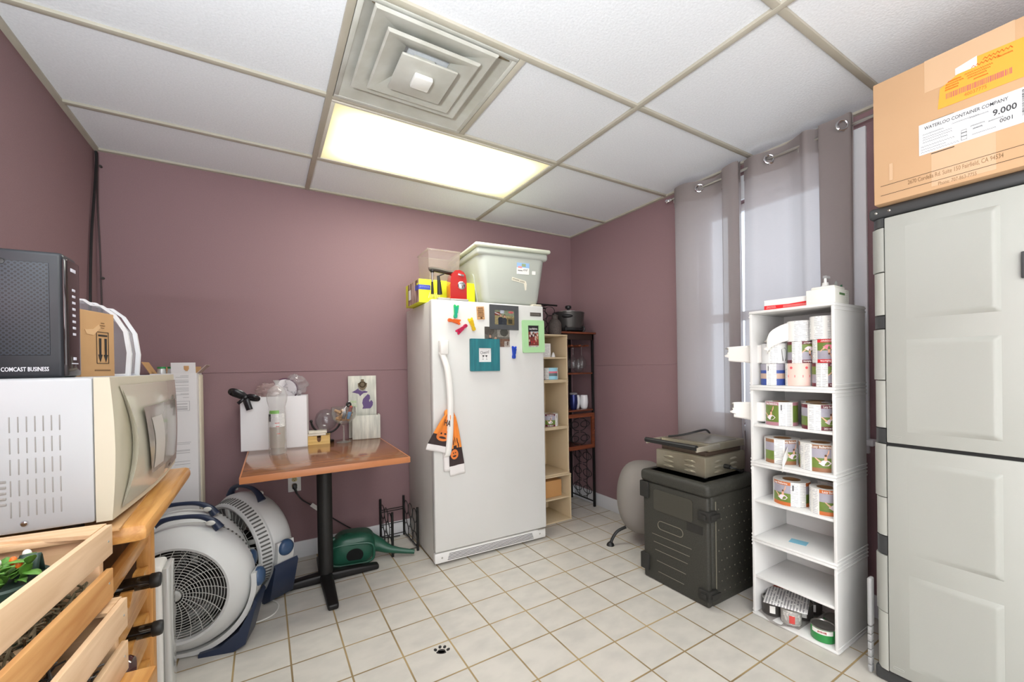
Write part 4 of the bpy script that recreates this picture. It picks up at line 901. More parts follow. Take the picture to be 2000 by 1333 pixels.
# dark frame
o = fthing('picture_frame', 'dark grey magnetic picture frame holding a photograph of a couple', 'picture frame', 1.097-FX, 1.530, .008)
def fr4(w_, h_, iw, ih, cx, cy, d, m, nm='frame', r=.004):
    g = G(); T = FY(0, 0, 0)
    for P in (R4(-w_, cx-iw, -h_, h_), R4(cx+iw, w_, -h_, h_), R4(cx-iw, cx+iw, -h_, cy-ih), R4(cx-iw, cx+iw, cy+ih, h_)): g.prism(P, .0014, d, T)
    return g.done(nm, m, o)
fr4(.106, .080, .073, .048, .002, 0, .010, mat('slate_frame', (74, 76, 78), .6, noise=(30, .3, (64, 66, 68))))
photo('print', o, -.072, .076, -.049, .049, [(R4(-.072, .076, -.049, .049), (176, 160, 112)), (R4(-.072, .076, .01, .049), (150, 160, 132)), (R4(-.072, -.02, .012, .034), (136, 62, 46)), ([(-.072, .034), (-.02, .016), (-.02, .012), (-.072, .028)], (232, 232, 234)), (R4(-.03, .0, .026, .049), (206, 214, 226)), (R4(.02, .076, -.049, .0), (132, 116, 74)), (R4(.03, .06, -.04, -.01), (66, 62, 44)), (ell(.05, .036, .02, .008), (226, 116, 116))]+person_shape(-.026, -.0, .034, (44, 50, 62))+person_shape(.002, -.004, .032, (58, 62, 70)), FY(0, -.004, 0))
# teal frame
o = fthing('picture_frame', 'teal painted wooden picture frame with a white Cheers! card', 'picture frame', .9525-FX, 1.284, .005)
TEAL = mat('teal_paint', (34, 126, 132), .55, noise=(9, .25, (22, 92, 106)), stretch=(5, 1, .6))
g = G(); T = FY(0, 0, 0)
g.prism(rrect(-.103, -.045, -.103, .103, .006), .0016, .016, T); g.prism(rrect(.043, .103, -.103, .103, .006), .0016, .016, T); g.prism(R4(-.049, .047, -.103, -.045), .0016, .0158, T); g.prism(R4(-.049, .047, .044, .103), .0016, .0158, T)
g.done('frame', TEAL, o)
G().prism(R4(-.047, .045, -.047, .046), .0016, .008, T).done('card', mat('card_white', (232, 230, 228), .6), o)
text('Cheers!', .027, INK, o, FY(-.002, -.0082, .016) @ RZ(.12), sx=.72, bold=.0)
g = G()
for s in (-1, 1):
    x = s*.0105-.001; g.prism([(x-.008, .0), (x+.008, .0), (x+.004, -.009), (x-.004, -.009)], 0, .0004, FY(0, -.0081, -.002)); g.prism(R4(x-.0007+s*.002, x+.0007+s*.002, -.026, -.009), 0, .0004, FY(0, -.0081, -.002)); g.prism(R4(x-.005+s*.003, x+.005+s*.003, -.0275, -.026), 0, .0004, FY(0, -.0081, -.002))
g.done('glasses_print', INK, o, angle=20)
# mint frame
o = fthing('picture_frame', 'mint green picture frame with a red group photograph, on the right of the door', 'picture frame', 1.318-FX, 1.410, -.02)
MINT = mat('mint_paint', (168, 212, 158), .5)
g = G(); g.prism(rrect(-.086, -.043, -.110, .110, .008), .001, .014, T); g.prism(rrect(.043, .086, -.110, .110, .008), .001, .014, T); g.prism(R4(-.05, .05, -.110, -.072), .001, .0138, T); g.prism(R4(-.05, .05, .074, .110), .001, .0138, T); g.done('frame', MINT, o)
sh = [(R4(-.043, .043, -.072, .074), (150, 66, 58)), (R4(-.043, .043, .032, .074), (46, 38, 44)), (R4(-.043, .043, -.072, -.062), (220, 210, 206)), (R4(-.02, .043, .022, .034), (206, 214, 222))]
rnd = random.Random(2)
for k in range(26):
    x, y = rnd.uniform(-.038, .038), rnd.uniform(-.056, .024); sh.append((ell(x, y, .006, .009, 8), rnd.choice([(196, 44, 48), (236, 206, 190), (120, 34, 40), (220, 150, 120), (74, 40, 44), (236, 226, 220)])))
photo('print', o, -.043, .043, -.072, .074, sh, FY(0, -.004, 0), .0006)
text('Lazy Ballerina', .0165, PAPER, o, FY(0, -.0085, .052), sx=.72)
# ---- halloween towel threaded behind the handle
OR = mat('towel_orange', (244, 152, 66), .85, noise=(30, .4, (236, 134, 52))); TB = mat('towel_black', (48, 38, 38), .85, noise=(30, .35, (66, 50, 50))); TW = mat('towel_white', (234, 230, 228), .85, bump=(200, .3))
t = thing('dish_towel', 'halloween dish towel with orange pumpkins on black and white hems, hanging from the freezer handle', 'towel', onF(.085, .80, 0), FRZ)
def lobe(name, P0, P1, w0, w1, y0, y1, fold, seed):
    P0, P1 = Vector(P0), Vector(P1); d = (P1-P0); ln = d.length; d.normalize(); s = Vector((-d.y, d.x))
    def f(u, v):
        w_ = w0+(w1-w0)*min(1, v*1.15)**.75; q = P0+d*ln*v+s*(w_*(u-.5)*-1)
        return (q.x, y0+(y1-y0)*v-fold*(1-.35*v)*(sin(u*PI*3+seed)*.5+.5)*(.5+.5*sin(PI*min(1, v+.3)))-.002, q.y)
    G().sheet(f, 16, 24, mf=lambda u, v: 0 if v < .52+.02*sin(9*u) else (1 if v < .82 else 2)).done(name, [OR, TB, TW], t, thick=.002)
    return f
fa = lobe('short_end', (-.010, .125), (-.072, -.095), .035, .145, -.045, -.02, .018, 0)
fb = lobe('long_end', (.022, .115), (.062, -.255), .03, .098, -.040, -.006, .014, 1)
G().sheet(lambda u, v: (-.035+.075*u+.01*v, -.006-.008*sin(5*u), .02-.245*v), 8, 14).done('back_end', TW, t, thick=.002)
G().tube(spline([(-.012, -.044, .118), (-.006, -.018, .134), (.008, -.012, .136), (.022, -.02, .13), (.024, -.040, .112)], 6), .016, 10).done('gather', OR, t)
def on_cloth(f, us, vs, h):
    def q(a):
        p = Vector(f(us(a[0]), vs(a[1]))); return (p.x, p.y-h, p.z)
    return q
def decal(name, f, cu, cv, ru, rv, m, h, nn=18, face=None):
    g = G()
    c = g.bm.verts.new((lambda p: (p[0], p[1]-h, p[2]))(f(cu, cv))); R_ = []
    for k in (.5, 1):
        R_.append([g.bm.verts.new((lambda p: (p[0], p[1]-h, p[2]))(f(min(.99, max(.01, cu+k*ru*cos(2*PI*i/nn))), cv+k*rv*sin(2*PI*i/nn)))) for i in range(nn)])
    for i in range(nn):
        g.bm.faces.new([c, R_[0][i], R_[0][(i+1) % nn]]); g.bm.faces.new([R_[0][i], R_[1][i], R_[1][(i+1) % nn], R_[0][(i+1) % nn]])
    g.done(name, m, t)
PK = mat('pumpkin_print', (236, 132, 62), .85); 
decal('pumpkin', fa, .45, .56, .36, .15, PK, .003)
for du, dv, a, b in ((-.10, -.05, .06, .025), (.12, -.05, .06, .025), (.0, .055, .18, .03)): decal('pumpkin_face', fa, .45+du, .56+dv, a, b, TB, .0042)
decal('pumpkin', fb, .62, .64, .30, .085, PK, .003)
for du, dv, a, b in ((-.08, -.025, .05, .012), (.10, -.025, .05, .012), (.02, .03, .15, .016)): decal('pumpkin_face', fb, .62+du, .64+dv, a, b, TB, .0042)
for cu, cv in ((.3, .42), (.5, .40), (.7, .44), (.25, .50)): decal('bare_tree_print', fb, cu, cv, .035, .05, TB, .0035)
text('HA', .05, TB, t, FY(-.02, -.068, .075) @ RZ(-.25), sx=.6, name='lettering')
# ---- top of the freezer
FT = FH+.0005
t = thing('cereal_bar_box', 'long lime yellow box with a brown striped end on the freezer, under the red machine', 'box', onF(-.03, FT, -.15), FRZ+math.radians(1)); 
g = G().box((0, .385), (.0, .30), (0, .148), .001); g.done('box', mat('lime_yellow', (226, 232, 32), .5), t)
g = G(); g.box((-.0012, .0), (.0, .24), (.004, .146)); g.done('striped_end', mat('brown_stripes', (96, 56, 44), .5, noise=(7, .12, (206, 180, 168)), stretch=(1, 4, .8)), t)
G().box((-.0016, -.0012), (.175, .225), (.04, .105)).done('white_patch', PAPER, t)
G().box((-.0018, -.001), (.012, .04), (.085, .125)).done('lime_patch', MATS['lime_yellow'], t)
g = G(); g.box((-.0022, .075), (-.0012, .0), (.082, .112)); g.box((-.0022, -.0012), (.0, .075), (.082, .112)); g.done('blue_band', mat('blue_tape', (66, 78, 176), .5), t)
scribble(mat('pale_letter', (244, 244, 222), .6), t, FY(.10, -.0005, .048), .075, .034, 5, .0022, n=13)
scribble(mat('pale_blue_letter', (206, 210, 240), .6), t, FY(.036, -.001, .099), .06, .009, 6, .0011)
# red lever machine
RED = mat('glossy_red', (176, 26, 18), .12, coat=.6); ORANGE = mat('orange_panel', (206, 92, 30), .25)
rp = onF(.115, FT, -.068)
rp = onF(.185, FT, -.05)
t = thing('coffee_machine', 'small red lever coffee machine with a black arm, on the front of the freezer top', 'coffee machine', rp, FRZ+math.radians(-4))
g = G().box((-.055, .065), (-.04, .06), (0, .014), .006); g.box((-.13, -.05), (-.03, .055), (0, .018), .006); g.done('base', mat('machine_grey', (168, 164, 158), .35), t)
P = [(-.05, .014), (.055, .014), (.056, .13), (.05, .165), (.036, .186), (.012, .196), (-.018, .192), (-.04, .17), (-.05, .13)]
T0 = basis((1, 0, 0), (0, 0, 1), (0, -1, 0), (0, 0, 0))
# body profile seen from the side is extruded across; front face to the viewer is arched
g = G().prism([(x, z) for x, z in P], -.055, .03, T0); q = g.done('body', RED, t, angle=50)
G().prism([(-.0505, .02), (-.0495, .02), (-.0495, .10), (-.0505, .10)], -.05, .025, T0).done('side_panel', ORANGE, t)
G().box((-.0525, -.05), (-.028, .052), (.012, .105), .001).done('orange_side', ORANGE, t)
T1 = FY(.022, -.0305, .10)
G().lathe([(0, .007), (.018, .007), (.024, .004), (.026, 0)], T=T1, n=24).done('brew_knob', CHROME, t)
G().box((-.02, .02), (-.006, .006), (.0, .006), .003, T=FY(.018, -.0305, .165) @ RZ(-.2)).done('switch', CHROME, t)
ar = G().tube(spline([(.005, .03, .19), (-.04, .03, .187), (-.10, .03, .195), (-.150, .03, .200), (-.168, .03, .197)], 6), .012, 10, rf=lambda u: .011+.004*sin(PI*u)).done('lever_arm', mat('arm_dark', (58, 52, 44), .3, .5), t)
G().cyl((-.148, .028, .192), (-.150, .026, .12), .0065).done('rod', STEEL, t); G().cyl((-.150, .028, .125), (-.151, .024, .045), .006, .009).done('rod_foot', BLACK, t); G().ball((-.148, .03, .19), .014).done('rod_joint', BLACK, t)
G().tube([(-.118, .0, .155), (-.115, -.004, .11), (-.112, -.006, .04)], .01, 8, rf=lambda u: .008+.008*u).done('hanging_spoon', BLACK, t); G().tube([(-.125, .0, .15), (-.10, .0, .162), (-.082, .0, .17)], .0035, 6).done('hook', BLACK, t); 
# clear bin
t = thing('storage_bin', 'empty clear plastic bin standing on the lime yellow box on the freezer', 'bin', onF(.15, FT+.149, -.29), FRZ)
CB = clear('bin_plastic', (246, 243, 240), haze=.13, hz=(232, 224, 218))
def tp(c): k = 1+.10*c[2]/.21; return (c[0]*k, c[1]*k, c[2])
g = G(); w_, d_, h_ = .10, .105, .205
for X, Y in (((-w_, w_), (-d_, -d_+.003)), ((-w_, w_), (d_-.003, d_)), ((-w_, -w_+.003), (-d_, d_)), ((w_-.003, w_), (-d_, d_))): g.box(X, Y, (0, h_), fn=tp)
g.box((-w_, w_), (-d_, d_), (0, .003)); g.done('tub', CB, t)
g = G()
for X, Y in (((-w_-.005, w_+.005), (-d_-.005, -d_+.003)), ((-w_-.005, w_+.005), (d_-.003, d_+.005)), ((-w_-.005, -w_+.003), (-d_, d_)), ((w_-.003, w_+.005), (-d_, d_))): g.box(X, Y, (h_-.008, h_), .002, fn=tp)
g.done('rim', CB, t)
# grey tote
TOTE = mat('tote_grey', (176, 180, 172), .45, bump=(200, .05)); LID = mat('tote_lid', (206, 210, 192), .4)
t = thing('storage_tote', 'big grey storage tote with a pale lid on top of the freezer', 'storage tote', onF(.59, FT, -.29), FRZ+math.radians(-3))
w_, d_, h_ = .205, .255, .375
def taper(c): k = 1+.26*(c[2]/h_); k2 = 1+.12*(c[2]/h_); return (c[0]*k, c[1]*k2, c[2])
g = G().box((-w_, w_), (-d_, d_), (0, h_), .045, seg=4, fn=taper, cuts=0)
q = g.done('tub', TOTE, t)
g = G(); g.box((-w_*1.285, w_*1.285), (-d_*1.14, d_*1.14), (h_-.062, h_-.012), .018, seg=3); g.done('collar', TOTE, t)
g = G(); g.box((-w_*1.36, w_*1.36), (-d_*1.2, d_*1.2), (h_-.014, h_+.012), .012, seg=3); g.box((-w_*1.2, w_*1.2), (-d_*1.05, d_*1.05), (h_+.01, h_+.022), .008); g.done('lid', LID, t)
def tilt_front(x, z): 
    y = -d_*(1+.12*z/h_)-.0012; return TR(0, 0, 0) @ basis((1, 0, 0), (0, -.082, 1), (0, -1, -.082), (x*(1+.26*z/h_), y, z))
def side_recess():
    g = G(); P = []
    T = basis((0, -1, 0), (.0+(-w_*.26/h_), 0, 1), (-1, 0, -.14), (-w_-.0005, 0, 0))
    g.prism([(-.12, .0), (.15, .0), (.15, .20), (.135, .215), (-.12, .20)], 0, .006, T); g.done('side_panel', TOTE, t)
side_recess()
g = G(); T = tilt_front(.062, .25); g.prism(R4(-.047, .047, -.04, .035), 0, .0008, T); g.prism(R4(-.047, .047, .003, .035), 0, .0011, T, 1); g.prism(R4(-.01, .02, .01, .03), 0, .0013, T, 2)
lb = g.done('shop_label', [PAPER, mat('label_blue', (150, 186, 226), .5), mat('label_olive', (150, 168, 128), .5)], t)
scribble(INK, lb, T @ TR(.018, -.010, .0008), .03, .014, 7, .0016, n=5); scribble(INK, lb, T @ TR(-.022, -.016, .0008), .034, .006, 8, .0012); g = G(); g.prism(R4(-.038, -.008, .0, .012), 0, .0014, T); g.done('red_mark', mat('label_red', (226, 150, 148), .5), lb)
T = tilt_front(.135, .225); g = G(); g.prism(rrect(-.014, .014, -.012, .012, .004), 0, .0009, T); g.done('torn_sticker', PAPER, t)
T = tilt_front(.045, .165) @ RZ(-.16); g = G(); g.prism([(-.06, -.01), (.035, -.012), (.05, -.055), (.06, -.05), (.056, -.01), (.045, .008), (-.06, .012)], 0, .0009, T); tp_ = g.done('masking_tape', mat('masking_tape', (222, 216, 198), .7), t)
scribble(INK, tp_, T @ TR(-.03, .001, .0009), .05, .010, 9, .0012, n=12, name='handwriting'); scribble(INK, tp_, T @ TR(.02, -.001, .0009), .034, .010, 10, .0012, n=8, name='handwriting')
# ================================================================= BEHIND THE FREEZER: tan cubes, baker's rack
def cube(name, label, loc, rz, mat_, mid, W_, group, H_=.3625, D_=.30):
    """open cube shelf; local: front at y=0 facing -y, x from 0 to W, depth to +y"""
    t = thing(name, label, 'shelf unit', loc, rz, group)
    for x in (0, W_-.012): G().box((x, x+.012), (0, D_), (.012, H_-.012), .002).done('side_panel', mat_, t)
    for z, nm in ((0, 'bottom_panel'), (H_-.012, 'top_panel')): G().box((0, W_), (-.003, D_), (z, z+.012), .0025).done(nm, mat_, t)
    G().box((.012, W_-.012), (D_-.004, D_), (.012, H_-.012)).done('back_panel', mat_, t)
    if mid: G().box((.012, W_-.012), (.004, D_-.006), (mid-.006, mid+.006), .002).done('shelf', mat_, t)
    for x in (-.003, W_-.001):
        for z in (.006, .022, H_-.026, H_-.010): G().box((x, x+.004), (.0, D_), (z-.0035, z+.0035), .0015).done('side_moulding', mat_, t)
    return t
TAN = mat('tan_shelf', (206, 186, 152), .55); SHW = mat('white_shelf', (226, 225, 223), .45)
TX, TY = 1.433, .032
for k, (mid, lb, nm) in enumerate(((.18, 'bottom tan shelf cube beside the freezer, holding a brown carton', 'a'), (0, 'second tan shelf cube from the floor, empty', 'b'), (0, 'third tan shelf cube from the floor, holding one label roll', 'c'), (.18, 'top tan shelf cube beside the freezer, with a half shelf', 'd'))):
    cube('cube_shelf', lb, (TX+(.006 if k == 0 else 0), TY-(.012 if k == 0 else 0), .001+.3625*k-.0005*k), 0, TAN, mid, .35, 'tan stacking cubes behind the freezer')
tag(G().box((-.14, .115), (0, .16), (0, .128), .002).done('carton', mat('plain_brown_card', (196, 146, 92), .85), None, (1.61, .06, .1885)), 'small plain brown carton in the bottom tan cube', 'carton')
# ---- label rolls
CORE = mat('core_card', (150, 112, 74), .85)
def band(c): return mat('band_%d_%d_%d' % c, c, .45)
SKY = mat('label_sky', (176, 172, 184), .45, noise=(18, .3, (150, 146, 158))); HILL = mat('label_hill', (122, 142, 62), .45, noise=(24, .35, (84, 108, 46))); SILV = mat('label_silver', (186, 182, 186), .3)
TUTU = mat('tutu', (238, 222, 232), .5); SKIN = mat('figure_skin', (228, 178, 148), .5); PINKT = mat('tutu_pink', (238, 128, 150), .5)
def roll(label, loc, r, h, style, a_pic=205., pw=.09, group='rolls of wine bottle labels on the white shelves', flip=False, tail=None, core=None, a_span=360):
    """upright roll; a_pic is the compass direction (degrees) its picture faces"""
    t = thing('label_roll', label, 'label roll', loc, 0, group)
    st = {'red': ((206, 34, 44), 'pic'), 'maroon': ((104, 32, 46), 'pic'), 'peach': ((196, 106, 52), 'pic'), 'mauve': ((178, 126, 138), 'vine'), 'brown': ((150, 104, 72), 'pic'), 'blue': ((52, 76, 150), 'blue'), 'rose': ((240, 206, 194), 'rose'), 'barrel': ((176, 128, 56), 'barrel'), 'plain': ((236, 234, 230), 'plain'), 'sketch': ((222, 222, 222), 'sketch'), 'aqua': ((150, 204, 222), 'aqua')}[style]
    b = band(st[0]); N_ = 64; ap = math.radians(a_pic); hw = pw/r/2
    zs = [0, .15, .52, .86, 1] if st[1] in ('pic', 'vine') else ([0, .3, .55, .7, 1] if st[1] in ('blue', 'aqua') else [0, .25, .5, .75, 1])
    def mf(j, i):
        a = (2*PI*(i+.5)/N_-ap+PI) % (2*PI)-PI
        per = (abs(a)+hw) // (hw*3.6)
        a2 = (a+hw*1.8) % (hw*3.6)-hw*1.8
        if st[1] == 'plain': return 1 if abs(a2) < hw*1.2 else 0
        if abs(a2) < hw:
            if st[1] == 'pic': return (2, 4, 3, 2)[j] if not flip else (2, 3, 4, 2)[j]
            if st[1] == 'vine': return (2, 4, 4, 2)[j]
            if st[1] == 'blue': return (2, 5, 2, 3)[j]
            if st[1] == 'aqua': return (2, 4, 5, 2)[j]
            return 2
        return 1 if abs(a2) < hw*1.7 and abs(a2) > hw*1.08 else 0
    third = {'blue': mat('label_sand', (196, 168, 150), .5), 'aqua': mat('label_coral', (226, 120, 136), .5)}.get(style, SILV)
    ms = [PAPER, LINES, b, SKY, HILL if style != 'aqua' else mat('label_slate', (96, 116, 120), .5), third]
    G().lathe([(r, h*z) for z in zs], n=N_, mf=mf).done('label_wrap', ms, t)
    ci = core or min(.036, r*.55)
    G().lathe([(r, h), (ci, h), (ci, .001), (r, 0)], n=40, mf=lambda j, i: (0, 1, 0)[j]).done('roll_ends', [PAPER, CORE], t, angle=20)
    def wp(P, name, m, hh=.0008):
        g = G(); 
        lo = [g.bm.verts.new(((r+hh)*cos(ap+x/r), (r+hh)*sin(ap+x/r), z)) for x, z in P]
        g.bm.faces.new(lo); return g.done(name, m, t)
    s = -1 if flip else 1; zc = h*.5; k = h/.105*s; W3 = lambda P, dx=0.: [((x+dx)*abs(k), zc+z*k) for x, z in P]
    if st[1] == 'pic' or st[1] == 'vine':
        dx = .012 if style in ('brown', 'peach') else .0
        tm = PINKT if style == 'red' else TUTU
        wp(W3([(-.022, -.018), (-.008, -.028), (.010, -.027), (.020, -.016), (.012, -.008), (.0, -.004), (-.010, -.008)], dx), 'tutu', tm); wp(W3([(-.004, -.007), (.006, -.007), (.005, .008), (-.003, .008)], dx), 'dancer_body', SKIN, .0012)
        wp(W3(ell(.001, .0125, .0042, .0048, 10), dx), 'dancer_head', mat('figure_hair', (104, 70, 50), .6), .0013); wp(W3([(.004, .006), (.012, .022), (.013, .034), (.010, .034), (.007, .022), (.001, .008)], dx), 'dancer_arm', SKIN, .0011); wp(W3([(-.012, -.012), (-.032, .004), (-.034, .002), (-.016, -.018)], dx), 'dancer_leg', SKIN, .0010)
        T = RZ(PI) if False else Matrix()
        def lab(sz, txt, zz, sx):
            cu_h = zz if not flip else h-zz
            if flip: text(txt, sz, PAPER, t, Matrix(), wrap=(r+.001, ap, 0), sx=sx) if False else flipped(txt, sz, zz, sx)
            else: text(txt, sz, PAPER, t, Matrix(), wrap=(r+.0009, ap, cu_h), sx=sx)
        def flipped(txt, sz, zz, sx):
            o = text(txt, sz, PAPER, t, Matrix(), wrap=(r+.0009, ap, 0), sx=sx)
            for v in o.data.vertices:      # turn the words upside down about the picture's middle
                a = math.atan2(v.co.y, v.co.x)-ap; a = (a+PI) % (2*PI)-PI; rr = math.hypot(v.co.x, v.co.y); v.co = Vector((rr*cos(ap-a), rr*sin(ap-a), (h-zz)-v.co.z))
        lab(h*.115, 'Lazy Ballerina', h*.925, .82 if pw < .075 else .95)
        if style == 'maroon': lab(h*.10, '2023 MERLOT', h*.07, .8)
        if style == 'red': lab(h*.10, 'CHARDONNAY', h*.07, .8)
    if st[1] == 'rose':
        for q in (-.3, .3):
            P = [(q*pw+.006*cos(a), h*.8+.006*sin(a)) for a in [2*PI*i/10 for i in range(10)]]; wp(P, 'heart_print', mat('coral_print', (226, 92, 100), .5)); wp([(q*pw-.016, h*.38), (q*pw+.016, h*.38), (q*pw+.016, h*.48), (q*pw-.016, h*.48)], 'word_print', mat('coral_print', (226, 92, 100), .5))
    if st[1] == 'barrel':
        for z in (.2, .66): wp([(-pw*.5, h*z), (0, h*z), (pw*.5, h*z), (pw*.5, h*(z+.05)), (0, h*(z+.05)), (-pw*.5, h*(z+.05))], 'hoop_print', INK)
    if st[1] == 'sketch': wp(W3([(-.01, -.04), (.012, -.04), (.02, .01), (.004, .03), (-.016, .02)]), 'sketch_print', mat('sketch_grey', (122, 124, 120), .6))
    # bar code
    wp([(hw*r*1.18, h*.66), (hw*r*1.32, h*.66), (hw*r*1.32, h*.9), (hw*r*1.18, h*.9)], 'bar_code', mat('bar_grey', (92, 92, 94), .6))
    if tail: 
        P = spline([Vector(p) for p in tail[0]], 8); n = len(P)-1; w_ = tail[1]; sk = tail[2] if len(tail) > 2 else 0
        g = G().sheet(lambda u, v: (P[int(round(u*n))].x+(.014*sin(9*v+1) if u > .97 else 0), P[int(round(u*n))].y+((.010*sin(23*v)+.006*sin(51*v)) if u > .97 else 0), P[int(round(u*n))].z+w_*(v-.5)*(1-.22*u*u)), n, 10); g.done('loose_paper_tail', mat('backing_paper', (232, 229, 224), .6), t, thick=.0008)
    return t
grp = 'label rolls on the tan cubes'
roll('label roll with a blue and coral picture in the top tan cube', (1.665, .105, .001+.3625*3+.0115), .062, .092, 'aqua', 262, .075, grp)
roll('mostly hidden maroon label roll in the third tan cube', (1.655, .108, .001+.3625*2+.0115), .066, .096, 'maroon', 240, .085, grp)
t = thing('paper_frame', 'little white card frame in the upper half of the top tan cube', 'card', (1.628, .10, .001+.3625*3+.186), .1)
g = G()
for X, Z in (((-.045, .045), (0, .012)), ((-.045, .045), (.096, .108)), ((-.045, -.033), (.012, .096)), ((.033, .045), (.012, .096))): g.box(X, (0, .004), Z)
g.done('frame', PAPER, t, angle=20); G().box((-.033, .033), (.001, .003), (.012, .096)).done('print', LINES, t); G().lathe([(0, 0), (.017, 0), (.012, .02), (.006, .034), (0, .04)], c=(.045, -.03, 0), n=14).done('white_knob', WHITE, t)
# wire rack on top of the tan cubes, behind the freezer
q = wire_rack('black wire wine rack on top of the tan cubes, rings showing behind the freezer', (0, 0, 0), 0)
q.matrix_world = basis((0, 1, 0), (0, 0, .76), (1, 0, 0), (1.475, .13, 1.4505))
t = thing('jar', 'dark grey woven jar beside the freezer edge, on top of the tan cubes', 'jar', (1.715, .10, 1.4505))
G().lathe([(0, 0), (.045, 0), (.052, .02), (.052, .09), (.038, .115), (.024, .125), (.024, .15), (.028, .155), (.02, .16), (0, .16)], n=24).done('body', mat('woven_grey', (96, 86, 80), .8, noise=(120, .3, (58, 52, 50)), bump=(160, .8)), t); G().cyl((0, 0, .16), (0, 0, .168), .02).done('lid', BLKMET, t)
# ---- baker's rack in the corner
DW = wood('red_brown_wood', (92, 46, 28), (128, 66, 38), 'x', 6, .4, .2)
BX0, BX1, BY0, BY1 = 1.80, 2.142, .128, .452
t = thing('bakers_rack', 'tall black metal and red-brown wood wine rack in the corner', 'wine rack', (BX0, BY0, 0))
w_, d_ = BX1-BX0, BY1-BY0
for x in (.009, w_-.009):
    for y in (.009, d_-.009): G().box((x-.009, x+.009), (y-.009, y+.009), (0, 1.468), .002).done('leg', BLKMET, t)
G().box((-.02, w_+.012), (-.02, d_), (1.468, 1.484), .004).done('top_board', DW, t)
g = G().box((0, w_), (0, .012), (1.42, 1.468), .001); g.done('apron', mat('dark_apron', (44, 28, 22), .5), t)
for k in range(4): G().box((.035+.085*k, .062+.085*k), (.03, d_-.03), (1.366, 1.380), .003).done('stemware_rail', DW, t)
for z in (1.145, .836): G().box((.0, w_), (.002, d_-.002), (z-.012, z), .002).done('shelf', DW, t)

g = G(); T = FY(0, .0, 0)
z0, z1 = .512, .806
for P in ((.018, w_-.018, z0, z0+.03), (.018, w_-.018, z1-.03, z1), (.018, .046, z0+.03, z1-.03), (w_-.046, w_-.018, z0+.03, z1-.03)): g.prism([(P[0], P[2]), (P[1], P[2]), (P[1], P[3]), (P[0], P[3])], 0, .016, T)
dr = g.done('door', DW, t, angle=20)
G().ball((w_-.028, -.022, .66), .007).done('knob', DW, dr)
def scroll(g, T, w_, h_, n):
    for k in range(n):
        for s in (-1, 1):
            cz = h_*(k+.5)/n; g.ring((w_*(.5+.23*s), cz, 0), w_*.19, .003, T, n=22, k=5, sy=h_/n/w_*1.15)
            P = [(w_*(.5+s*.04+s*(.28*sin(a))), cz+h_/n*.45*cos(a), 0) for a in [PI*i/12 for i in range(13)]]; g.tube([T @ Vector(p) for p in P], .003, 5)
g = G(); scroll(g, FY(.046, -.004, z0+.03), w_-.092, z1-z0-.06, 2); g.done('door_scrollwork', BLKMET, dr)
G().box((.0, w_), (.016, d_), (z0-.012, z0), .002).done('shelf', DW, t)
for nm, xx in (('side_scrollwork', w_-.01), ('side_scrollwork', .01)):
    g = G(); T = basis((0, 1, 0), (0, 0, 1), (1, 0, 0), (xx, .018, .05)); scroll(g, T, d_-.036, .44, 3); g.tube([(xx, .02, .045), (xx, d_-.02, .045)], .006, 6)
    for y in (.10, .2): g.tube([(xx, y, .045), (xx, y, .50)], .003, 5)
    g.done(nm, BLKMET, t)
g = G(); scroll(g, basis((1, 0, 0), (0, 0, 1), (0, -1, 0), (.018, d_-.008, .02)), w_-.036, .16, 1); g.tube([(.0, d_-.01, .022), (w_, d_-.01, .022)], .006, 6); g.done('lower_scrollwork', BLKMET, t)
# glasses hanging upside down and standing
GL2 = clear('stemware_glass', (246, 247, 247), ior=1.55, haze=.03)
def hang(label, x, y, z, r=.041, stem=True):
    t = thing('wine_glass', label, 'wine glass', (BX0+x, BY0+y, z), 0, 'wine glasses in the corner rack')
    if stem: G().lathe([(0, .0), (.033, -.001), (.03, -.004), (.006, -.010), (.0035, -.02), (.0035, -.09), (.012, -.10), (r*.92, -.13), (r, -.155), (r*.8, -.20)], n=26).done('glass', GL2, t)
    else: G().lathe([(0, .001), (.02, .001), (.036, .014), (r, .045), (r*.9, .085), (r*.72, .112)], n=26).done('glass', GL2, t)
hang('stemmed glass hanging nearest the wall in the corner rack', .275, .08, 1.3815)
hang('stemmed glass hanging upside down, second from the wall in the corner rack', .19, .09, 1.3815)
hang('stemmed glass hanging farthest left in the corner rack', .105, .08, 1.3815, .041)
hang('stemless glass standing on the upper shelf of the corner rack', .22, .06, 1.1455, .045, False)
TWH = mat('white_tumbler', (226, 226, 228), .3)
def tumbler(label, x, y, m, lidm=None, h=.115):
    t = thing('tumbler', label, 'tumbler', (BX0+x, BY0+y, .8365), 0, 'insulated tumblers in the corner rack')
    G().lathe([(0, 0), (.024, 0), (.029, .01), (.036, h*.45), (.034, h*.8), (.030, h), (.027, h), (.03, h*.8), (0, h*.5)], n=26).done('cup', m, t)
    if lidm: G().lathe([(.031, h), (.0325, h+.003), (.0325, h+.014), (.02, h+.018), (0, h+.018)], n=26).done('lid', lidm, t)
tumbler('white stemless tumbler on the corner rack, nearest the wall', .285, .07, TWH); tumbler('white stemless tumbler on the corner rack, beside the navy bottle', .235, .115, TWH)
tumbler('navy and magenta tumbler on the middle shelf of the corner rack', .17, .07, mat('navy_metal', (36, 44, 96), .25, .5), clear('tumbler_lid', (230, 226, 232), haze=.3), .125)
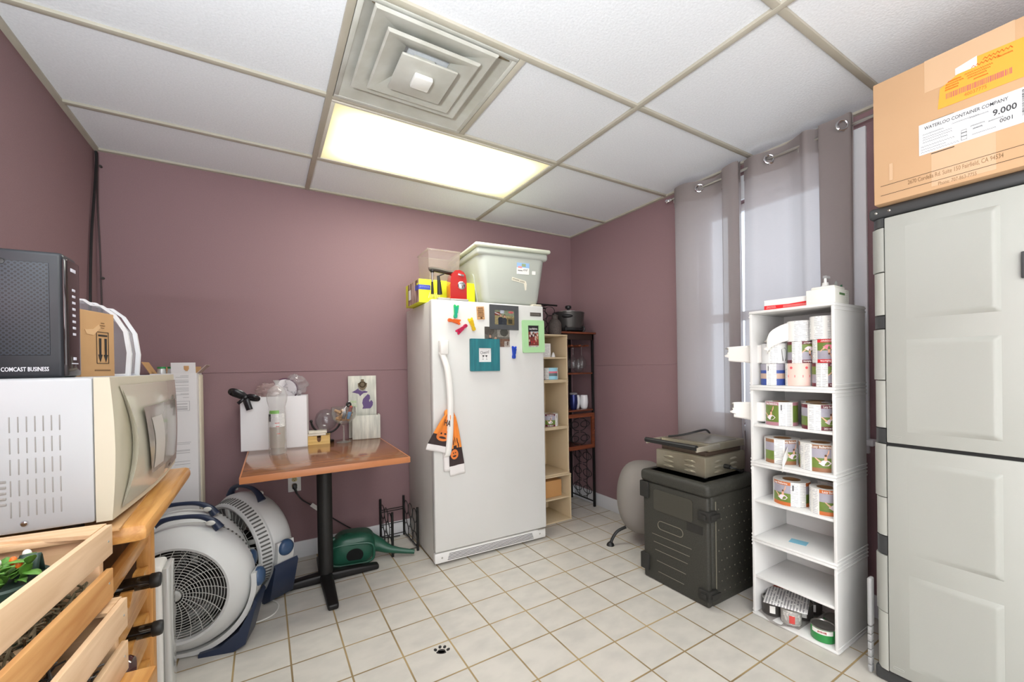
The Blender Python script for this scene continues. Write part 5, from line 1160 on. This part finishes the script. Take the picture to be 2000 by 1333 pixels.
# ---- slow cooker on the rack
t = thing('slow_cooker', 'dark grey electric cooking pot with a glass lid on top of the corner rack', 'cooker', (1.975, .255, 1.4845))
G().lathe([(0, .035), (.118, .035), (.125, .05), (.134, .16), (.137, .168), (.132, .172), (.125, .16), (0, .10)], n=40).done('pot', mat('pot_grey', (78, 76, 74), .35, .5), t)
G().lathe([(0, .018), (.12, .012), (.125, .02), (.12, .037), (0, .037)], n=40).done('base', BLACK, t)
for a in (-2.4, -1.1, .5, 2.0): G().tube(spline([(.10*cos(a), .10*sin(a), .03), (.135*cos(a), .135*sin(a), .045), (.142*cos(a), .142*sin(a), .02), (.13*cos(a), .13*sin(a), .004)], 4), .008, 8).done('leg', BLACK, t)
G().lathe([(.132, .171), (.10, .182), (.05, .190), (0, .192)], n=36).done('lid', clear('lid_glass', (225, 226, 226), haze=.1), t); G().ring((0, 0, .173), .132, .004).done('lid_rim', CHROME, t)
G().lathe([(0, .19), (.010, .19), (.010, .205), (.026, .21), (.027, .228), (.02, .234), (0, .235)], n=20).done('lid_knob', BLACK, t)
for a in (-2.3, .8): G().ball((0, 0, 0), (.045, .018, .014), T=TR(.142*cos(a), .142*sin(a), .13) @ RZ(a+PI/2)).done('handle', BLACK, t)
# ---- covered grill / round grey covered thing on feet
t = thing('covered_grill', 'round grill under a grey fitted cover on black feet, behind the food carrier', 'covered grill', (1.925, -.588, 0))
CV = mat('cover_grey', (142, 136, 130), .85, noise=(3, .35, (128, 122, 118)), bump=(9, .5))
CV = mat('fitted_cover', (146, 140, 134), .85, noise=(3, .35, (132, 126, 121)), bump=(9, .5))
G().sheet(lambda u, v: (.175*(sin(PI*v)**.62 if v < 1 else 0)*cos(2*PI*u)*(1+.02*sin(6*PI*u)*(1-v)) if v > 0 else 0, .175*(max(0, sin(PI*v))**.62)*sin(2*PI*u)*(1+.02*sin(6*PI*u)*(1-v)), .075+.475*(.5-.5*cos(PI*v))), 40, 24, cu=True).done('cover', CV, t)
for a in (2.75, -2.1, .2, 1.5, -1.0):
    c_, s_ = cos(a), sin(a)
    if a in (2.75, -1.0, 1.0, -2.1, .2):
        g = G().tube(spline([(.13*c_, .13*s_, .115), (.19*c_, .19*s_, .09), (.225*c_, .225*s_, .045), (.235*c_, .235*s_, .015)], 5), .010, 8); g.lathe([(0, 0), (.026, 0), (.022, .012), (.012, .022), (0, .022)], c=(.24*c_, .24*s_, 0), n=16); g.done('foot', BLACK, t)
# ---- black insulated food carrier
CAR = mat('speckled_black_plastic', (58, 57, 50), .6, noise=(160, .25, (42, 41, 36)), bump=(120, .35))
t = thing('food_carrier', 'big speckled black insulated food carrier with a latched front door', 'food carrier', (1.586, -1.092, 0), 0)
# local: front face x=0 facing -x, y from -.204 to .204, depth +x
CW, CH, CD = .204, .612, .415
def cf(c): k = 1-.03*(1-c[2]/CH)*0; return c
g = G().box((.03, CD), (-CW, CW), (.03, .55), .02, seg=3); g.box((.03, CD), (-CW, -CW+.09), (.0, .05), .01); g.box((.03, CD), (CW-.09, CW), (0, .05), .01); bd = g.done('body', CAR, t)
g = G().box((-.012, CD+.012), (-CW-.012, CW+.012), (.545, CH), .022, seg=3); g.done('lid', CAR, t)
g = G().box((.02, CD-.03), (-CW+.03, CW-.03), (CH-.012, CH+.0), .004); g.done('lid_inset', mat('carrier_inset', (50, 49, 44), .55, bump=(120, .3)), t)
g = G().box((0, .032), (-CW, CW), (.0, .545), .012, seg=3); dr = g.done('door', CAR, t)
CAD = mat('carrier_dark', (36, 35, 32), .6)
g = G(); g.prism(rrect(-.125, .12, .40, .515, .015), .0, .004, FXM(0, 0, 0)); g.done('label_recess', mat('carrier_panel', (64, 62, 54), .45, bump=(150, .2)), dr)
g = G(); P = rrect(-.10, .06, .30, .345, .022); g.tube([FXM(-.0005, 0, 0) @ Vector((x, y, 0)) for x, y in P], .0022, 5, closed=True)
dr_r = g.done('oval_rim', mat('carrier_worn', (110, 106, 92), .6), dr)
for k, zz in enumerate((.262, .22, .178, .12, .062)): G().tube([(-.0005, .14-.01*k, zz), (-.0005, -.11+.012*k, zz)], .0018, 5).done('ridge', MATS['carrier_worn'], dr)
g = G().prism(R4(.085, .175, .355, .395), -.002, .003, FXM(0, 0, 0)); g.done('card_slot', CAD, dr)
for z in (.455, .065):
    g = G(); g.box((-.014, .055), (-CW-.014, -CW+.05), (z-.028, z+.024), .004); g.box((-.024, -.012), (-CW+.0, -CW+.03), (z-.014, z+.010), .003); g.box((.0, .07), (-CW-.022, -CW-.012), (z-.013, z+.010), .003); g.done('latch', CAD, t)
for z in (.50, .09): G().box((-.012, .05), (CW-.045, CW+.014), (z-.045, z+.045), .005).done('hinge', CAD, t)
G().tube([(.06, -CW-.001, .52), (.06, -CW-.001, .06)], .003, 5).done('door_seam', MATS['carrier_worn'], t)
g = G()
for i in range(7):
    for j in range(9): g.ball((.085+.045*i+.0225*(j % 2), -CW-.0005, .06+.052*j), (.004, .0012, .004), n=6, k=4)
o = g.done('side_studs', MATS['carrier_worn'], t); o['kind'] = 'stuff'
# ---- panini grill
SS = mat('stained_steel', (172, 166, 150), .42, .75, noise=(6, .3, (142, 134, 112)), bump=(30, .15)); BURN = mat('burnt_plate', (58, 44, 34), .6)
t = thing('panini_grill', 'greasy stainless panini press with a black handle on the food carrier', 'panini press', (1.652, -1.085, CH+.0005), 0)
g = G().box((0, .36), (-.155, .155), (.008, .112), .006); g.done('base', SS, t)
for x in (.03, .33):
    for y in (-.13, .13): G().cyl((x, y, 0), (x, y, .009), .014).done('foot', BLACK, t)
def louvers(T):
    for cx in (-.07, .065):
        for k in range(3): G().lathe([(.0, .006), (.6, .005), (1, 0)], n=16, T=T @ TR(cx, .018-.026*k, 0) @ Matrix.Diagonal((.036, .009, 1, 1))).done('louver', SS, t)
louvers(FXM(-.0005, 0, .062)); louvers(FY(.18, -.1555, .062))
G().cyl((.165, -.155, .05), (.165, -.185, .05), .012).done('cord_gland', BLACK, t)
G().box((.03, .34), (-.14, .14), (.112, .135), .004).done('lower_plate', BURN, t)
def lift(c): return (c[0], c[1], c[2]+.02*max(0, (.36-c[0])/.36)*0)
G().box((.04, .36), (-.15, .15), (.137, .175), .004).done('upper_plate', SS, t)
G().box((.06, .30), (-.14, .14), (.175, .178), .001).done('top_sheet', mat('grey_steel', (150, 146, 136), .35, .8), t)
for y in (-.158, .158):
    g = G().box((-.075, .12), (y-.004, y+.004), (.150, .174), .002); g.done('handle_arm', mat('bright_arm', (206, 200, 184), .3, .8), t)
G().tube([(-.075, -.16, .172), (-.075, .16, .172)], .014, 12).done('handle', BLACK, t)
G().tube(spline([(.30, .02, .19), (.24, .0, .215), (.16, -.02, .222), (.08, .03, .200), (.04, .10, .185)], 6), .006, 6).done('conduit', BLACK, t)
P = spline([(1.817, -1.27, .662), (1.83, -1.285, .655), (1.88, -1.285, .638), (1.92, -1.265, .619), (1.97, -1.25, .618), (2.005, -1.23, .618)], 6); tag(G().tube(P, .005, 6).done('cord', BLACK), 'black cord trailing from the panini press over the food carrier lid', 'cord')
# ================================================================= WHITE CUBES AT THE WINDOW
SX, SY, SU = 1.735, -1.427, .3625
gw = 'white stacking cubes by the window'
for k, (mid, lb) in enumerate(((.185, 'lowest white shelf cube, holding food cans'), (.185, 'second white shelf cube from the floor, holding peach label rolls'), (.183, 'third white shelf cube from the floor, two shelves of label rolls'), (0, 'topmost white shelf cube, packed with three layers of label rolls'))):
    cube('cube_shelf', lb, (SX, SY, .001+SU*k), -PI/2, SHW, mid, .348, gw)
z1 = .001+SU*3+.0125; SH = lambda k, mid: .001+SU*k+mid+.0065
# topmost cube: three layers
roll('label roll with a blue beach picture, bottom left of the topmost white cube', (SX+.075, -1.497, z1), .053, .100, 'blue', 150, .05)
roll('pale pink label roll, bottom middle of the topmost white cube', (SX+.075, -1.606, z1), .052, .101, 'rose', 205, .10)
roll('upside-down maroon ballerina label roll, bottom right of the topmost white cube', (SX+.075, -1.714, z1), .051, .100, 'maroon', 243, .06, flip=True)
z2 = z1+.1015
roll('printed label roll with a torn white tail, second layer left in the topmost white cube', (SX+.078, -1.502, z2), .054, .093, 'sketch', 250, .05, tail=([(-.02, .045, .046), (-.045, .085, .046), (-.06, .13, .048), (-.072, .19, .050)], .088))
roll('upside-down maroon ballerina label roll in the middle of the second layer, topmost white cube', (SX+.085, -1.612, z2), .052, .096, 'maroon', 240, .055, flip=True)
roll('upside-down red label roll with a pink dancer, right of the second layer, topmost white cube', (SX+.072, -1.716, z2), .049, .100, 'red', 212, .085, flip=True)
z3 = z2+.1012
roll('plain white label roll with a wide white tail hanging down, top layer left', (SX+.085, -1.607, z3-.004), .048, .092, 'plain', 215, .05, tail=([(-.03, .02, .050), (-.055, .055, .036), (-.082, .085, .012), (-.086, .10, -.02)], .082))
roll('plain printed label roll in the middle of the top layer, topmost white cube', (SX+.090, -1.662, z3), .044, .098, 'plain', 200, .04) if False else None
roll('silvery plain label roll, right in the top layer of the topmost white cube', (SX+.076, -1.701, z3), .046, .099, 'plain', 250, .03)
# third cube: upper shelf and lower shelf
za = SH(2, .183)
roll('mauve vineyard label roll with a torn white tail, upper left in the third white cube', (SX+.085, -1.525, za), .066, .108, 'mauve', 168, .07, tail=([(-.03, .058, .054), (-.055, .10, .056), (-.062, .14, .058), (-.085, .185, .060)], .092))
roll('maroon merlot label roll, upper right in the third white cube', (SX+.075, -1.685, za), .064, .108, 'maroon', 240, .065)
roll('label roll with a barrel picture, standing behind the merlot roll', (SX+.205, -1.62, za), .062, .110, 'barrel', 190, .06)
zb = .001+SU*2+.0125
roll('brown label roll with a folded white tail, lower left in the third white cube', (SX+.095, -1.522, zb), .073, .112, 'brown', 232, .05, tail=([(-.055, -.05, .06), (-.08, -.055, .045), (-.096, -.052, .02), (-.098, -.046, -.01)], .05))
roll('big brown ballerina label roll, lower right in the third white cube', (SX+.09, -1.682, zb), .079, .115, 'brown', 205, .075)
zc = SH(1, .185)
roll('peach ballerina label roll, left on the upper shelf of the second white cube', (SX+.095, -1.560, zc), .073, .108, 'peach', 168, .085)
roll('peach ballerina label roll, front right on the upper shelf of the second white cube', (SX+.078, -1.704, zc), .058, .108, 'peach', 222, .085)
roll('label roll standing behind the right peach roll in the second white cube', (SX+.205, -1.685, zc), .062, .112, 'plain', 205, .05)
g = G(); zz = .001+SU*1+.0122
tag(G().box((-.026, .026), (-.034, .034), (0, .0006)).done('sticker', mat('light_blue_sticker', (128, 192, 216), .5), None, (SX+.10, -1.585, zz+.0004), .2), 'light blue sticker on the floor of the second white cube', 'sticker')
# cans in the lowest cube
zd = .001+.0125
TIN = mat('tin', (170, 168, 164), .3, .9); 
def can(label, x, y, r, h, m, lidm, group, z=zd):
    t = thing('food_can', label, 'can', (x, y, z), 0, group)
    G().lathe([(0, .001), (r*.95, .001), (r, .004), (r, h-.004), (r*.97, h-.002)], n=30).done('body', m, t)
    G().lathe([(r*.97, h-.003), (r*1.01, h-.002), (r*1.01, h+.001), (r*.93, h+.0015), (r*.90, h-.003), (r*.6, h-.002), (r*.55, h-.0035), (0, h-.003)], n=30).done('lid', lidm, t)
    return t
gc = 'cans wrapped in film in the lowest white cube'; DKC = mat('dark_can_label', (72, 68, 66), .4, .2); PRC = printed('can_label_print', (206, 203, 198), (120, 116, 110), .006, .5)
pts = [(SX+.06, -1.484, DKC, 'dark labelled can, front left of the shrink-wrapped pack'), (SX+.052, -1.572, PRC, 'silver printed can, front right of the shrink-wrapped pack'), (SX+.145, -1.492, DKC, 'dark can, middle left of the shrink-wrapped pack'), (SX+.145, -1.578, DKC, 'dark can, middle right of the shrink-wrapped pack'), (SX+.232, -1.492, DKC, 'dark can, back left of the shrink-wrapped pack'), (SX+.232, -1.578, DKC, 'dark can, back right of the shrink-wrapped pack')]
for x, y, m, lb in pts:
    t = can(lb, x, y, .041, .072, m, TIN, gc)
    G().lathe([(.0414, .05), (.0414, .016)], n=6, a0=PI+.25, a1=PI+.8).done('white_label', PAPER if m is DKC else mat('red_ink', (206, 72, 66), .6), t)
t = thing('printed_sheet', 'white and red printed sheet lying on the pack of cans', 'leaflet', (SX+.12, -1.525, zd+.0745), .35)
G().sheet(lambda u, v: (-.12+.24*u, -.085+.17*v, .003+.004*sin(PI*u)), 8, 4, mf=lambda u, v: 0 if u < .75 else 1).done('paper', [printed('sheet_print', (226, 224, 222), (150, 148, 150), .012, .5, 'y', 40.), mat('red_sheet_end', (176, 70, 48), .6)], t, thick=.001)
g = G().sheet(lambda u, v: (SX+.015+.25*u-.035*sin(PI*v)*(1-u), -1.443-.178*v, zd+.0025+.006*sin(9*v)*(1-u)), 6, 12); tag(g.done('wrap_film', clear('shrink_film', (200, 196, 194), haze=.12, rough=.1), None, angle=60), 'dark clear shrink film spread under the pack of cans', 'film')
gg = 'green cans in the lowest white cube'; GRN = mat('green_can', (44, 142, 70), .35)
for x, y, lb in ((SX+.052, -1.700, 'green can with a white band, at the front right of the lowest white cube'), (SX+.145, -1.712, 'green can behind the front green can in the lowest white cube')):
    t = can(lb, x, y, .046, .058, GRN, TIN, gg)
    G().lathe([(.0464, .054), (.0464, .036)], n=16, a0=PI-.6, a1=PI+1.2).done('white_band', PAPER, t); scribble(mat('red_ink', (206, 72, 66), .6), t, basis((sin(PI+.3), -cos(PI+.3), 0), (0, 0, 1), (cos(PI+.3), sin(PI+.3), 0), (.0462*cos(PI+.3), .0462*sin(PI+.3), .046)), .03, .008, 2, .0011)
# ---- on top of the white cubes
ZTOP = .001+SU*4+.0005
t = thing('foil_box', 'flat red and white box on top of the white cubes', 'box', (SX+.02, -1.487, ZTOP), -PI/2+.10)
G().box((0, .225), (0, .075), (0, .046), .001).done('box', WHITE, t)
g = G(); g.prism([(0, .001), (.225, .001), (.225, .027), (.10, .019), (0, .021)], 0, .0006, FY(0, 0, 0)); g.done('red_print', mat('bright_red', (222, 26, 34), .5), t)
for (x, z, w_, k) in ((.03, .009, .04, 1), (.03, .015, .036, 2), (.125, .008, .09, 3), (.125, .013, .09, 4), (.205, .036, .03, 5)): scribble(PAPER if z < .03 else mat('pale_pink_ink', (240, 190, 194), .6), t, FY(x, -.0006, z), w_, .004, k, .0006)
t = thing('glove_box', 'torn white glove box with a sprig of green print on top of the white cubes', 'box', (SX+.012, -1.667, ZTOP), -PI/2+.06)
g = G().box((0, .105), (0, .155), (0, .062), .002); g.box((.012, .10), (.012, .13), (.061, .075), .008); g.done('box', mat('creased_white_card', (232, 230, 222), .65, bump=(14, .5)), t)
g = G().prism(R4(.045, .105, .036, .045), 0, .0008, FXP(.105, .0, 0)); g.done('green_print', mat('green_print', (84, 122, 72), .6), t)
g = G()
for k in range(6): g.tube([FXP(.1055, 0, 0) @ Vector((.128+.012*cos(a)*(1), .012+.008*k+.003*sin(a), 0)) for a in [PI*i/8 for i in range(9)]], .0007, 4)
o = g.done('hand_print', mat('faint_grey', (190, 188, 182), .6), t)
G().prism([(0, 0), (.035, .004), (.028, .026), (.012, .030), (-.004, .014)], 0, .001, FXP(.085, .055, .068)).done('clear_flap', clear('flap_film', (220, 230, 226), haze=.3), t)
G().prism([(-.003, 0), (.012, .002), (.010, .010), (.002, .009)], 0, .004, FXP(.09, .105, .075)).done('green_tab', mat('deep_green', (34, 92, 62), .5), t)
t = thing('pump_bottle', 'white pump top bottle showing behind the torn glove box', 'bottle', (SX+.135, -1.69, ZTOP))
G().lathe([(0, 0), (.03, 0), (.031, .05), (.028, .075), (.018, .086), (.012, .095), (.012, .104), (.006, .106), (.005, .126), (0, .126)], n=24).done('bottle', WHITE, t); G().box((-.008, .03), (-.008, .008), (.124, .136), .003).done('pump_head', clear('pump_clear', (236, 238, 240), haze=.4), t)
# ================================================================= TALL GREY CABINET AND CARTON
RES = mat('grey_resin', (170, 171, 165), .45, noise=(3, .4, (163, 164, 157)), bump=(260, .1)); RESD = mat('dark_resin', (58, 59, 60), .45); RESL = mat('grey_resin_light', (177, 178, 171), .45)
KY, KX = -1.905, 1.706
t = thing('storage_cabinet', 'tall grey resin storage cabinet with black trim, right of the white cubes', 'cabinet', (KX, KY, 0))
# local: front x=0 facing -x; y from 0 (window side) to -.75 (towards the camera); depth to +x .44
KW, KD = .76, .44
g = G().box((.03, KD), (-KW, 0), (.02, 1.735), .03, seg=4); g.done('carcass', RES, t)
g = G().box((.0, KD+.01), (-KW-.005, .006), (1.737, 1.779), .012, seg=3); g.done('top', RESD, t)
for z in (1.758,):
    for y in (-.018, -.056): G().ball((.0, y, z), (.003, .005, .005)).done('screw', STEEL, t)
g = G().box((.012, KD), (-KW, .006), (0, .052), .012, seg=3); g.done('plinth', RESD, t)
# rounded hinge column, in knuckles
def column(z0, z1, m, nm, dz=.002, grow=0.):
    P = [(.10, -.001+grow), (.05, .0+grow), (.022, -.004+grow), (.004-grow*.3, -.018), (-.001-grow, -.034), (-.001-grow, -.040), (.10, -.040)]
    T = basis((1, 0, 0), (0, 1, 0), (0, 0, 1), (0, 0, 0)); G().prism(P, z0+dz, z1-dz, T).done(nm, m, t, angle=60)
H1 = .90
for z0, z1, m, nm, gr_ in ((.052, .27, RESL, 'hinge_knuckle', 0), (.27, .485, RES, 'hinge_knuckle', .004), (.485, .555, RESD, 'hinge_block', 0), (.555, .70, RESL, 'hinge_knuckle', 0), (.70, .90, RES, 'hinge_knuckle', .004), (.90, .957, RESD, 'hinge_block', 0), (.957, 1.135, RESL, 'hinge_knuckle', 0), (1.135, 1.325, RES, 'hinge_knuckle', .004), (1.325, 1.375, RESD, 'hinge_block', 0), (1.375, 1.535, RESL, 'hinge_knuckle', 0), (1.535, 1.70, RES, 'hinge_knuckle', .004), (1.70, 1.737, RESD, 'hinge_block', 0)): column(z0, z1, m, nm, grow=gr_)
def door(z0, z1, label):
    d = G().box((-.004, .034), (-.378, -.042), (z0, z1), .004, seg=2).done('door', RES, t)
    for a, b in ((z0+(z1-z0)*.055, z0+(z1-z0)*.455), (z0+(z1-z0)*.545, z0+(z1-z0)*.945)):
        # pressed panel that rises out of the door towards its free edge
        def f(u, v, a=a, b=b):
            y = -.10-.225*u; z = a+(b-a)*v
            e = min(1, min(v, 1-v)/.045, (1-u)/.06 if u > .94 else 1)
            return (-.004-.0002-.0105*min(1, u*1.05)*max(0, e)+.0, y, z)
        G().sheet(f, 36, 60).done('raised_panel', RES, d, angle=70)
    g = G(); P = rrect(-.085, -.06, .02, .028, .004)
    g.tube([FXM(-.0045, 0, z0) @ Vector((-x-.0, y, 0)) for x, y in rrect(-.085, -.055, .02, .028, .004)], .0008, 4, closed=True); g.done('moulded_mark', RESL, d)
    return d
door(.056, .893, ''); d2 = door(.905, 1.733, '')
G().box((-.004, .034), (-.74, -.382), (.056, .893), .004).done('door', RES, t); G().box((-.004, .034), (-.74, -.382), (.905, 1.733), .004).done('door', RES, t)
G().box((-.016, -.004), (-.378, -.366), (1.45, 1.53), .003).done('door_latch', RESD, d2)
G().box((0, .05), (-.74, -.04), (.893, .905)).done('gap_strip', mat('shadow_gap', (20, 20, 20), .8), t)
# carton on the cabinet
BXC = wood('big_card', (208, 164, 118), (216, 172, 126), 'z', 2, .85)
t = thing('carton', 'big taped brown shipping carton with orange and white labels on top of the grey cabinet', 'carton', (1.675, -1.927, 1.7795), 0)
BW, BD, BH = .60, .42, .442
def cb(c): return (c[0], c[1], c[2])
G().box((0, BD), (-BW, 0), (0.0, BH), .004).done('box', mat('carton_card', (198, 160, 122), .85, noise=(4, .4, (191, 153, 115))), t)
U = lambda y, z: FXM(-.0006, y, z)      # on the front: x to the right = -y
# (p along the front from its left edge, q above the bottom)
def fp(p, q): return FXM(-.0006, -p, q)
TAPE = mat('packing_tape', (201, 166, 131), .25)
for Y_, Z_ in (((-.30, -.155), (.012, .135)), ((-.34, -.14), (.335, BH))): G().box((-.0006, -.0001), Y_, Z_).done('tape', TAPE, t, angle=10)
G().prism(R4(0, .01, 0, .06), 0, .0008, fp(.045, .075)).done('tape_scrap', TAPE, t)
g = G()
for z in (.062, .028): g.prism(R4(.02, .59, z, z+.0016), 0, .0003, fp(0, 0))
for p, q in ((.155, .232), (.155, .123), (.36, .125)): g.prism(R4(p, p+.055, q-.0016, q+.0016), 0, .0003, fp(0, 0))
g.done('ruled_lines', mat('brown_print', (70, 54, 36), .7), t)
BP = mat('brown_print', (70, 54, 36), .7)
text('2670 Cordelia Rd. Suite 150 Fairfield, CA 94534', .0205, mat('brown_letter', (134, 104, 70), .7), t, fp(.205, .049), sx=.55, bold=.0); text('Phone: 707-863-7755', .0205, mat('brown_letter', (134, 104, 70), .7), t, fp(.20, .0385-.004), sx=.60, bold=.0) if False else None
for nm in ():
    pass
text('Phone: 707-863-7755', .0165, mat('brown_letter', (134, 104, 70), .7), t, fp(.215, .016), sx=.62, bold=0.)
# white label
wl = G().prism(R4(.125, .47, .128, .232), 0, .0006, fp(0, 0)).done('white_label', mat('label_white', (214, 214, 214), .6), t)
LI = mat('label_ink', (58, 57, 60), .6)
W_ = lambda p, q: FXM(-.0013, -p, q)
text('WATERLOO CONTAINER COMPANY', .0155, LI, wl, W_(.232, .215), sx=.72, bold=.008); text('9.000', .026, LI, wl, W_(.318, .185), sx=.85, bold=.02); text('0001', .017, LI, wl, W_(.322, .155), sx=.85, bold=.01)
FG = mat('faint_label_ink', (146, 146, 150), .6)
for k, (p, q, w_) in enumerate(((.16, .195, .05), (.17, .185, .07), (.17, .177, .07), (.165, .168, .06), (.17, .155, .08), (.16, .145, .06), (.175, .136, .09), (.235, .199, .06), (.265, .197, .04), (.262, .170, .03), (.262, .160, .02), (.275, .142, .05), (.30, .166, .03))): scribble(FG, wl, W_(p, q), w_, .0045, k, .0007)
g = G(); 
for a, b in ((.158, .166), (.147, .157), (.135, .146)): g.tube([W_(0, 0) @ Vector((x, y, 0)) for x, y in ((.226, a), (.238, a), (.238, b), (.226, b))], .0007, 4, closed=True)
g.done('handling_signs', LI, wl)
g = G(); z = .15
rnd = random.Random(8)
while z < .222:
    h_ = rnd.uniform(.0008, .003); g.prism(R4(.352, .44, z, z+h_), 0, .0004, W_(0, 0)); z += h_+rnd.uniform(.001, .0024)
g.done('bar_code', LI, wl)
# orange label, torn at its upper left
OL = [(.172, .262), (.36, .262), (.38, .262), (.38, .378), (.258, .382), (.215, .349), (.178, .328)]
ol = G().prism(OL, 0, .0006, fp(0, 0)).done('orange_label', mat('orange_sticker', (232, 160, 52), .5), t)
G().prism([(.214, .352), (.262, .352), (.262, .384), (.214, .372)], 0, .0009, fp(0, 0)).done('white_corner', PAPER, ol)
RD = mat('orange_ink', (220, 104, 32), .6); RD2 = mat('magenta_ink', (184, 96, 92), .6)
g = G(); p = .192
while p < .335:
    w_ = rnd.uniform(.001, .003); g.prism(R4(p, p+w_, .286, .304), 0, .0004, W_(0, 0)); p += w_+rnd.uniform(.001, .0026)
g.done('bar_code', RD2, ol)
text('40037775', .0155, RD, ol, W_(.258, .276), sx=.8, bold=0.)
for k, (p, q, w_) in enumerate(((.212, .339, .03), (.212, .331, .04), (.206, .323, .03), (.205, .315, .03), (.265, .341, .06), (.265, .333, .05), (.262, .325, .04), (.27, .315, .03), (.32, .352, .03))): scribble(RD, ol, W_(p, q), w_, .0045, k, .0008)
scribble(RD, ol, W_(.305, .366), .06, .008, 31, .0013, n=14); scribble(RD, ol, W_(.28, .355), .06, .007, 32, .0013, n=14)
# grey jointed plastic strip hanging between cubes and cabinet
t = thing('plastic_strip', 'grey jointed plastic strip standing in the gap between the white cubes and the cabinet', 'strip', (1.722, -1.8845, 0))
SG = mat('strip_grey', (160, 160, 160), .45)
G().box((-.004, .03), (-.006, .008), (.185, .37), .006, seg=3).done('cap', SG, t)
for k in range(6):
    q = G(); q.box((-.004, .022), (-.005, .007), (.008+.0295*k, .034+.0295*k), .002); q.box((-.006, -.003), (-.003, .004), (.014+.0295*k, .026+.0295*k), .001); q.done('link', SG, t)
# ================================================================= added fill lights behind the camera, all out of view
la = bpy.data.lights.new('left_fill', 'AREA'); la.shape = 'RECTANGLE'; la.size = 1.7; la.size_y = 2.0; la.energy = FILL_LEFT_E; la.color = (.93, .99, 1.0)  # added fill panel at the left wall, no doorway is built there
lo = bpy.data.objects.new('left_fill', la); COL.objects.link(lo); lo.location = (XL+.03, -3.75, 1.1); lo.rotation_euler = (PI/2, 0, -PI/2)
# an added lamp, unseen behind the camera, throws fill light on the ceiling
t = thing('fill_lamp', 'added white fill lamp aimed at the ceiling, unseen behind the camera', 'fill lamp', (-.80, -2.66, 0))
G().lathe([(0, 0), (.14, 0), (.14, .012), (.02, .022), (0, .022)]).done('base', WHITE, t); G().cyl((0, 0, .02), (0, 0, 1.20), .012).done('pole', WHITE, t)
G().lathe([(0, 1.19), (.04, 1.20), (.13, 1.25), (.17, 1.32), (.165, 1.32), (.125, 1.256), (.035, 1.207), (0, 1.203)], n=32).done('lamp_shade', WHITE, t)
lu = bpy.data.lights.new('ceiling_fill', 'AREA'); lu.shape = 'DISK'; lu.size = .30; lu.energy = FILL_UP_E; lu.color = (.90, .98, 1.0)
o = bpy.data.objects.new('ceiling_fill', lu); COL.objects.link(o); o.location = (-.80, -2.66, 1.315); o.rotation_euler = (PI, 0, 0)
lb2 = bpy.data.lights.new('rear_fill', 'AREA'); lb2.shape = 'RECTANGLE'; lb2.size = 1.9; lb2.size_y = 2.0; lb2.energy = FILL_REAR_E; lb2.color = (.93, .99, 1.0)  # added fill panel at the rear wall, no window is built there
o = bpy.data.objects.new('rear_fill', lb2); COL.objects.link(o); o.location = (.3, YF+.03, 1.15); o.rotation_euler = (PI/2, 0, 0)
